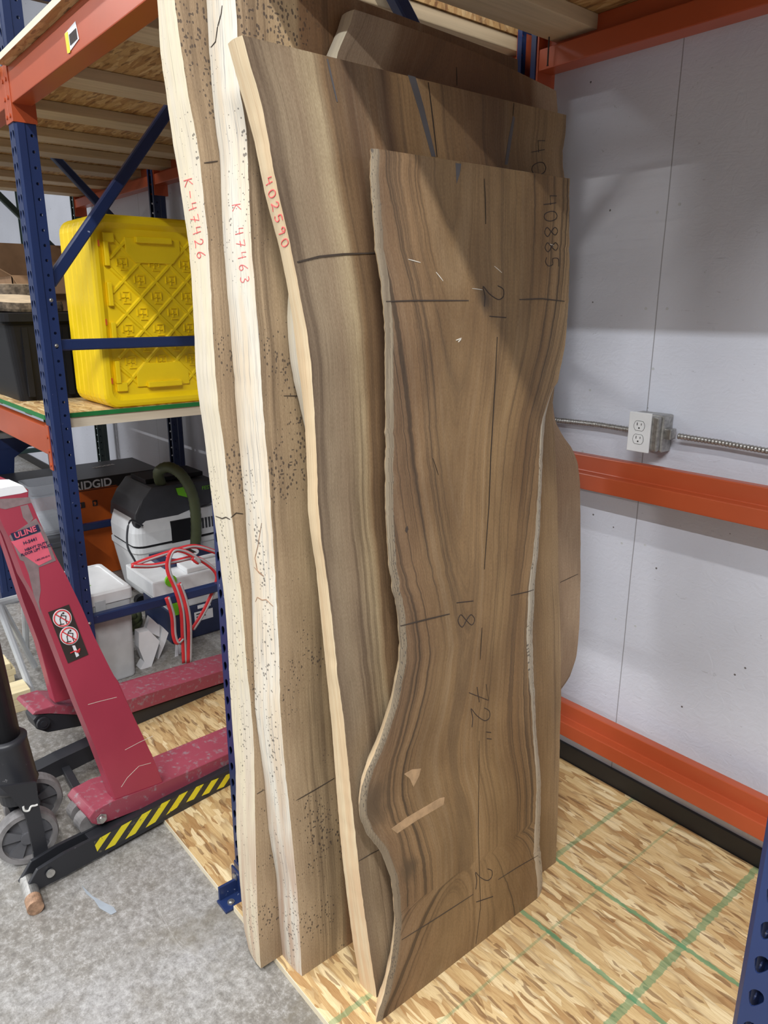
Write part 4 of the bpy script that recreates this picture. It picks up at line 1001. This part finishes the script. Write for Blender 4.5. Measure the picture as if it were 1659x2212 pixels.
# open cardboard box behind the tote
t = thing('cardboard_box', 'open brown cardboard box with raised flaps behind the log slices', 'box', (-3.05, .57, 1.2005))
bm = B(); cx0, cx1, cy0, cy1, cz = -3.30, -2.80, .26, .84, 1.755
for q in ((cx0, cx1, cy0, cy0+.005), (cx0, cx1, cy1-.005, cy1), (cx0, cx0+.005, cy0, cy1), (cx1-.005, cx1, cy0, cy1)): box(bm, *q, 1.2005, cz)
box(bm, cx0, cx1, cy0, cy1, 1.2005, 1.205); mk('box_body', bm, M['card'], t)
mk('flap', prism(B(), [Vector(q) for q in ((cx0, cy0, cz), (cx0, cy1, cz), (cx0-.02, cy1-.02, cz+.20), (cx0-.02, cy0+.02, cz+.20))], Vector((.004, 0, 0))), M['card'], t)
mk('flap', prism(B(), [Vector(q) for q in ((cx1, cy0, cz), (cx1, cy1, cz), (cx1+.07, cy1-.03, cz-.09), (cx1+.07, cy0+.03, cz-.09))], Vector((.001, 0, .004))), M['card'], t)
mk('flap', prism(B(), [Vector(q) for q in ((cx0, cy0, cz), (cx1, cy0, cz), (cx1-.03, cy0-.19, cz+.12), (cx0+.03, cy0-.19, cz+.12))], Vector((0, .002, .004))), M['card'], t)
mk('flap', prism(B(), [Vector(q) for q in ((cx0, cy1, cz), (cx1, cy1, cz), (cx1-.03, cy1+.10, cz+.16), (cx0+.03, cy1+.10, cz+.16))], Vector((0, .002, .004))), M['card'], t)
# big orange and black box on the floor
t = thing('vacuum_box', 'large orange and black cardboard box on the floor beyond the blue frames', 'box', (-3.02, .54, 0))
mk('box_body', box(B(), -3.25, -2.80, .12, .98, .002, .54), M['boxor'], t, bevel=.003)
mk('box_top', box(B(), -3.252, -2.798, .118, .982, .54, .612), M['boxbk'], t, bevel=.003, label='black printed upper part')
tt = [o for o in t.children if o.name.startswith('box_top')][0]
text_mesh('box_text', 'RIDGID', .068, basis((-2.7968, .446, .552), (0, 1, 0), (0, 0, 1)), M['paper'], tt, .0006, bold=.0015)
mk('orange_stripe', box(B(), -2.7975, -2.7968, .43, .70, .545, .549), M['boxor'], tt)
text_mesh('box_text', 'RIDGID', .045, basis((-3.12, .80, .6133), (.2, -1, 0), (1, .2, 0)), M['paper'], tt, .0005, bold=.001)
bm = B(); box(bm, -2.7975, -2.7965, .43, .50, .44, .475); box(bm, -2.7975, -2.7965, .545, .575, .44, .475); mk('printed_panel', bm, M['ink'], t)
bb = [o for o in t.children if o.name.startswith('box_body')][0]
text_mesh('box_text', 'N', .030, basis((-2.796, .455, .446), (0, 1, 0), (0, 0, 1)), M['boxor'], bb, .0004, bold=.001)
text_mesh('box_text', '9', .030, basis((-2.796, .552, .446), (0, 1, 0), (0, 0, 1)), M['boxor'], bb, .0004, bold=.001)
# clear bin on the floor sheet
t = thing('clear_bin', 'clear plastic storage bin behind the second blue post', 'bin', (-2.45, .18, .0))
x0, x1, y0, y1, z0, z1 = -2.64, -2.45, .13, .33, .40, .69
def R(ins, z, r=.03): return [Vector((x, y, z)) for x, y in rrect(x0+ins, x1-ins, y0+ins, y1-ins, r, 4)]
ORG[t.name] = Vector((-2.54, .21, .40)); t.location = (-2.54, .21, .40)
bm = B(); loops(bm, [R(.04, z0), R(.01, z1-.06), R(.0, z1-.05), R(-.015, z1), R(-.008, z1), R(.012, z1-.06), R(.05, z0+.01)]); mk('tub', bm, M['clear'], t)
bm = B(); box(bm, -2.60, -2.50, .15, .28, .415, .52); mk('contents', bm, M['grey'], t, bevel=.02)
t = thing('crate', 'grey crate carrying the clear bin, mostly hidden by the red lift truck', 'crate', (-2.48, .27, 0))
mk('crate_body', box(B(), -2.65, -2.44, .09, .34, .001, .399), M['dgrey'], t, bevel=.006)
mk('crate_rim', box(B(), -2.655, -2.435, .085, .345, .34, .37), M['dgrey'], t, bevel=.004)
# vacuum extractor
t = thing('dust_extractor', 'grey and black wheeled dust extractor with a hose behind the blue bar', 'vacuum cleaner', (-2.35, .75, 0))
X0, X1, Y0, Y1 = -2.52, -2.13, .535, 1.04
def RX(ins, z, r=.06, dx=0, dy=0): return [Vector((x, y, z)) for x, y in rrect(X0+ins, X1-ins+dx, Y0+ins+dy, Y1-ins, r, 5)]
bm = B(); loops(bm, [RX(.035, .055), RX(.03, .07), RX(.0, .30), RX(-.006, .31), RX(-.006, .335)]); mk('dust_bin', bm, M['white'], t)
bm = B(); loops(bm, [RX(.006, .335), RX(.006, .350)]); mk('seal_band', bm, M['blacksoft'], t)
bm = B(); loops(bm, [RX(-.002, .350), RX(-.002, .42), RX(.015, .50, .06)]); mk('motor_housing', bm, M['white'], t)
bm = B(); prism(bm, [Vector((X1-.012, y, z)) for y, z in ((.545, .46), (.60, .425), (.66, .44), (.76, .49), (.86, .515), (1.03, .52), (1.03, .655), (.655, .665), (.60, .60), (.555, .53))], Vector((-.37, 0, 0)))
mk('top_cover', bm, M['dgrey'], t, bevel=.012)
mk('cover_tray', box(B(), X0+.08, X1-.10, .66, 1.0, .665, .69), M['blacksoft'], t, bevel=.004)
mk('control_panel', box(B(), X1-.02, X1+.004, .74, .86, .33, .46), M['blacksoft'], t, bevel=.003)
bm = B()
for k in range(7): box(bm, X1-.004, X1+.003, .885+k*.02, .897+k*.02, .385, .445)
mk('vent_slots', bm, M['dgrey'], t)
bm = B(); prism(bm, [Vector((X1-.010, y, z)) for y, z in ((.79, .640), (.90, .640), (.895, .60), (.86, .575), (.80, .60))], Vector((.008, 0, 0))); mk('latch', bm, M['lime'], t, label='lime green latch')
text_mesh('name_text', 'FESTOOL', .030, basis((X1-.011, .945, .605), (0, 1, 0), (0, 0, 1)), M['lime'], t, .0008)
bm = B()
for y in (.55, .95):
    for x in (X0+.09, X1-.05): tube(bm, [(x-.02, y, .030), (x+.02, y, .030)], .030, 18)
mk('caster', bm, M['blacksoft'], t)
P = smooth_path([(-2.20, .74, .64), (-2.14, .70, .74), (-2.08, .735, .775), (-2.03, .785, .73), (-2.02, .83, .62), (-2.03, .845, .50), (-2.04, .84, .36), (-2.04, .80, .20), (-2.04, .70, .10)], 8)
mk('suction_hose', tube(B(), P, .030, 14, rings=[1.0, .93]), M['olive'], t, smooth=True)
P = smooth_path([(-2.12, .58, .47), (-2.08, .50, .52), (-2.07, .47, .40), (-2.06, .50, .30), (-2.05, .54, .16), (-2.05, .60, .04), (-2.06, .70, .02)], 7)
mk('power_cord', tube(B(), P, .0055, 8), M['dgrey'], t, smooth=True)
# coiled hose on the floor
P = []
for k in range(90):
    a = k/90*math.pi*4.2; P.append(Vector((-1.93+.085*math.cos(a)*(1.0), .36+.10*math.sin(a)*.7, .034+.045*k/90*1.4)))
tag(mk('coiled_hose', tube(B(), P, .024, 10, rings=[1, .9]), M['olive'], smooth=True), 'coiled dark olive hose on the floor beside the dust extractor', 'hose')
# white tall bin
t = thing('tool_case', 'tall white tool case with green lettering beside the second blue post', 'tool case', (-1.59, .13, 0))
X0_, X1_, Y0_, Y1_ = -1.775, -1.402, .0, .232
def RB(ins, z, r=.02): return [Vector((x, y, z)) for x, y in rrect(X0_+ins, X1_-ins, Y0_+ins, Y1_-ins, r, 4)]
bm = B(); loops(bm, [RB(.014, .003), RB(.012, .01), RB(.002, .375), RB(.0, .38)]); mk('case_body', bm, M['grey'], t)
bm = B(); loops(bm, [RB(-.004, .3805), RB(-.004, .425), RB(.004, .434), RB(.020, .434), RB(.022, .430)]); l_ = mk('case_lid', bm, M['white'], t)
text_mesh('lid_text', 'FESTOOL', .036, basis((-1.66, .075, .4305), (1, .0, 0), (0, 1, 0)), M['lime'], l_, .0006, bold=.0005)
mk('latch', box(B(), X1_-.003, X1_+.006, .07, .115, .34, .40), M['grey'], t, bevel=.003)
# navy systainer with a white organiser on top
t = thing('tool_case', 'navy blue tool case with a white paper label under the red strap', 'tool case', (-1.80, .66, 0))
mk('case_body', box(B(), -1.93, -1.60, .475, .83, .001, .175), M['navy'], t, bevel=.008)
mk('case_lid', box(B(), -1.932, -1.598, .473, .832, .1755, .262), M['grey'], t, bevel=.008)
mk('case_label', box(B(), -1.5992, -1.598, .60, .70, .085, .135), M['paper'], t, label='white printed label')
mk('case_label', box(B(), -1.5992, -1.598, .62, .69, .150, .168), M['paper'], t)
bm = B()
for z in (.120, .105): box(bm, -1.5980, -1.5976, .61, .66, z, z+.006)
mk('label_print', bm, M['ink'], t)
mk('latch', box(B(), -1.599, -1.590, .485, .52, .15, .24), M['lime'], t, bevel=.004, label='lime green latch')
t = thing('organiser_case', 'white organiser with a lime latch and round dial on the navy case', 'tool case', (-1.78, .62, .263))
mk('case_body', box(B(), -1.930, -1.595, .40, .84, .2635, .345), M['white'], t, bevel=.008)
mk('raised_lid', box(B(), -1.72, -1.60, .58, .82, .3455, .372), M['white'], t, bevel=.006)
mk('dark_tray', box(B(), -1.92, -1.73, .52, .80, .3455, .375), M['navy'], t, bevel=.004)
bm = B(); disc(bm, (-1.825, .66, .3755), (0, 0, 1), .085, .003, 32); mk('dial', bm, M['paper'], t, label='white printed dial')
bm = B(); box(bm, -1.88, -1.78, .68, .72, .3785, .3795); box(bm, -1.85, -1.845, .60, .70, .3785, .3795); mk('dial_print', bm, M['ink'], t)
bm = B(); disc(bm, (-1.600, .49, .335), (1, 0, 0), .028, .014, 20); mk('latch', bm, M['lime'], t, label='lime green latch')
mk('handle', tube(B(), smooth_path([(-1.665, .64, .373), (-1.66, .67, .392), (-1.66, .76, .392), (-1.665, .79, .373)], 4), .006, 8), M['white'], t)
# red and grey strap looped over the bar
def ribbon(name, label, paths, cat='strap'):
    t = thing(name, label, cat, (-1.42, .45, .30))
    for p in paths:
        P = smooth_path(p, 6)
        bm = B(); tube(bm, P, .012, 6, flat=.22, up=(1, 0, 0)); mk('strap_loop', bm, M['redtape'], t, smooth=True)
        bm = B(); tube(bm, [q+Vector((.0032, .0085, -.002)) for q in P], .0055, 6, flat=.22, up=(1, 0, 0)); mk('grey_edging', bm, M['greytape'], t, smooth=True)
    return t
H = lambda l, x: [hx(a, b, x) for a, b in l]
ribbon('red_strap', 'red and grey flexible strap looped over the lower blue bar', [
    H([(360, 1240), (365, 1200), (385, 1183), (420, 1182), (475, 1196)], -1.55)[:0] or H([(284, 1222), (320, 1208), (370, 1192), (420, 1180), (475, 1196)], -1.40),
    H([(284, 1222), (330, 1222), (380, 1212), (420, 1205), (450, 1220), (468, 1240), (465, 1265), (440, 1320), (415, 1360)], -1.37),
    H([(415, 1205), (428, 1215), (420, 1203), (395, 1190), (372, 1190), (362, 1215), (365, 1240), (380, 1275), (392, 1320), (395, 1370), (398, 1432)], -1.335),
    H([(386, 1260), (400, 1300), (408, 1350), (408, 1432)], -1.33),
    H([(360, 1290), (372, 1330), (375, 1370), (382, 1388), (392, 1380)], -1.325)])
# folded white cardboard sleeves
def folded(name, px, x, label, d=(-.05, .0, 0)):
    return tag(mk(name, prism(B(), H(px, x), Vector(d)), M['paper']), label, 'packaging', 'folded white packaging beside the navy case')
folded('folded_packaging', [(300, 1367), (322, 1362), (345, 1385), (342, 1395), (325, 1447), (303, 1446), (312, 1430), (300, 1400)], -1.45, 'folded white packaging piece with a dark slot, nearest the white case')
folded('folded_packaging', [(352, 1355), (364, 1367), (356, 1392), (340, 1430), (345, 1390)], -1.50, 'folded white packaging piece leaning behind the first one')
folded('folded_packaging', [(315, 1362), (324, 1333), (345, 1352), (345, 1376)], -1.505, 'folded white packaging flap standing up at the back', (-.03, 0, 0))
for i, (a, b) in enumerate(((379, 1392), (384, 1393), (389, 1394))):
    tag(mk('paper_sheet', prism(B(), H([(a, b), (a+4, b-1), (a+9, b+46), (a-2, b+46)], -1.47-.012*i), Vector((-.002, 0, 0))), M['paper']), 'white paper sheet standing beside the red strap', 'paper', 'white paper sheets standing beside the red strap')
# pine offcuts
k = 0
for lx, n in ((-1.70, 4), (-1.47, 3)):
    for i in range(n):
        bm = B(); box(bm, lx-.055, lx+.055, -.30+.01*(i % 2)-.12, -.235+.008*(i % 3)-.0, .0005+i*.0295, .0295+i*.0295)
        lab = {3: 'topmost', 2: 'third from floor', 1: 'second from floor', 0: 'lowest'}[i] if n == 4 else {2: 'topmost', 1: 'middle', 0: 'lowest'}[i]
        tag(mk('pine_offcut', bm, M['pine'], bevel=.002), 'pine offcut, %s of the %s stack on the concrete' % (lab, 'taller rear' if n == 4 else 'shorter front'), 'wood block', 'pine offcuts stacked on the concrete')
# blue steel table with grey top and bag
t = thing('work_table', 'blue steel work table at far left behind the red lift truck', 'table', (-3.6, .12, 0))
mk('table_top', box(B(), -3.92, -3.29, -.45, .50, .82, .85), M['grey'], t, bevel=.004)
mk('apron', box(B(), -3.30, -3.285, -.44, .49, .755, .82), M['blue'], t, bevel=.002)
for y in (.16, -.40):
    mk('leg', prism(B(), [Vector((-3.285, a, z)) for a, z in ((y, .0), (y, .76), (y+.20, .76), (y+.10, .70), (y+.085, .58), (y+.085, .0))], Vector((-.012, 0, 0))), M['blue'], t, bevel=.002)
    mk('leg', prism(B(), [Vector((-3.90, a, z)) for a, z in ((y, .0), (y, .76), (y+.08, .76), (y+.085, .0))], Vector((-.012, 0, 0))), M['blue'], t, bevel=.002)
bm = B(); loops(bm, [[Vector((-3.57+.20*s*math.cos(a)*(1+.1*math.sin(3*a)), .10+.30*s*math.sin(a)*(1+.12*math.cos(2*a)), z)) for a in [2*math.pi*q/28 for q in range(28)]] for s, z in ((.95, .851), (1.0, .89), (.85, .95), (.5, .975), (.15, .98))])
tag(mk('plastic_bag', bm, M['grey'], smooth=True), 'pale grey plastic bag lying on the blue work table', 'bag')
# grey saw horse behind the truck
t = thing('saw_horse', 'light grey folding stand on the concrete behind the red mast leg', 'stand', (-1.85, -.35, 0))
a, b = hx(-30, 1310, -1.6), hx(52, 1288, -1.75)
bm = B(); tube(bm, [a, b], .016, 8); mk('top_rail', bm, M['grey'], t)
bm = B(); tube(bm, [a.lerp(b, .35), Vector((a.lerp(b, .35).x-.10, a.lerp(b, .35).y+.12, .02))], .014, 8); mk('leg', bm, M['grey'], t)
bm = B(); tube(bm, [a.lerp(b, .30), Vector((a.x+.12, a.y+.10, .02))], .014, 8); mk('leg', bm, M['grey'], t)
bm = B(); tube(bm, [b, Vector((b.x-.20, b.y+.02, .02))], .014, 8); mk('leg', bm, M['grey'], t)
# ------------------------------------------------------------------ outlet and conduits on the wall
t = thing('wall_outlet', 'white double wall outlet on a metal box above the mid beam', 'outlet', (.45, 1.14, 1.18))
ox0, ox1, oz0, oz1 = .405, .475, 1.196, 1.311; yf = 1.092
mk('back_box', box(B(), .400, .502, 1.118, 1.1695, 1.198, 1.306), M['steelb'], t, bevel=.006)
mk('back_box', box(B(), .402, .496, 1.100, 1.118, 1.202, 1.302), M['steelb'], t, bevel=.005)
cp = mk('cover_plate', box(B(), ox0, ox1, yf, yf+.007, oz0, oz1), M['white'], t, bevel=.002)
xc = (ox0+ox1)/2
for zc in (1.272, 1.233):
    bm = B(); prism(bm, [Vector((xc+.0165*math.cos(a)*1.0, yf-.0006, zc+max(-.0135, min(.0135, .0175*math.sin(a))))) for a in [2*math.pi*q/32 for q in range(32)]], Vector((0, .003, 0)))
    sk = mk('socket', bm, M['white'], t)
    bm = B(); ring_ = [Vector((xc+.0172*math.cos(a), yf-.0001, zc+max(-.0142, min(.0142, .0182*math.sin(a))))) for a in [2*math.pi*q/32 for q in range(33)]]; tube(bm, ring_, .0006, 4)
    box(bm, xc-.0075, xc-.0055, yf-.0012, yf, zc+.001, zc+.009); box(bm, xc+.0055, xc+.0072, yf-.0012, yf, zc+.002, zc+.008); disc(bm, (xc, yf-.0012, zc-.006), (0, 1, 0), .0024, .001, 12)
    mk('socket_slots', bm, M['hole'], t)
mk('cable_clamp', box(B(), .500, .522, 1.125, 1.155, 1.238, 1.268), M['steelb'], t, bevel=.003)
mk('cable_clamp', box(B(), .388, .402, 1.128, 1.152, 1.238, 1.262), M['steelb'], t, bevel=.003)
def conduit(p, label):
    P = smooth_path(p, 1); Q = []
    for a, b in zip(P, P[1:]):
        n = max(2, int((b-a).length/.0024))
        for j in range(n): Q.append(a.lerp(b, j/n))
    tag(mk('conduit', tube(B(), Q, .0088, 12, rings=[1.0, 1.0, .86, .86]), M['steelb'], smooth=True), label, 'conduit', 'flexible metal conduits on the wall')
conduit([hy(1180, 905, 1.145), hy(1290, 917, 1.145), hy(1377, 931, 1.145)], 'flexible metal conduit running left from the outlet behind the slabs')
conduit([hy(1466, 942, 1.140), hy(1560, 957, 1.145), hy(1662, 975, 1.145), hy(1800, 998, 1.145)], 'flexible metal conduit running right from the outlet')
# stains on the floor
tag(mk('paint_smear', prism(B(), [hz(*q, .0004) for q in ((176, 1912), (186, 1930), (204, 1945), (215, 1962), (240, 1976), (252, 1970), (246, 1960), (222, 1948), (200, 1936), (184, 1920))], Vector((0, 0, .0006))), M['bluepaint_floor']), 'grey blue paint smear on the concrete', 'smear')
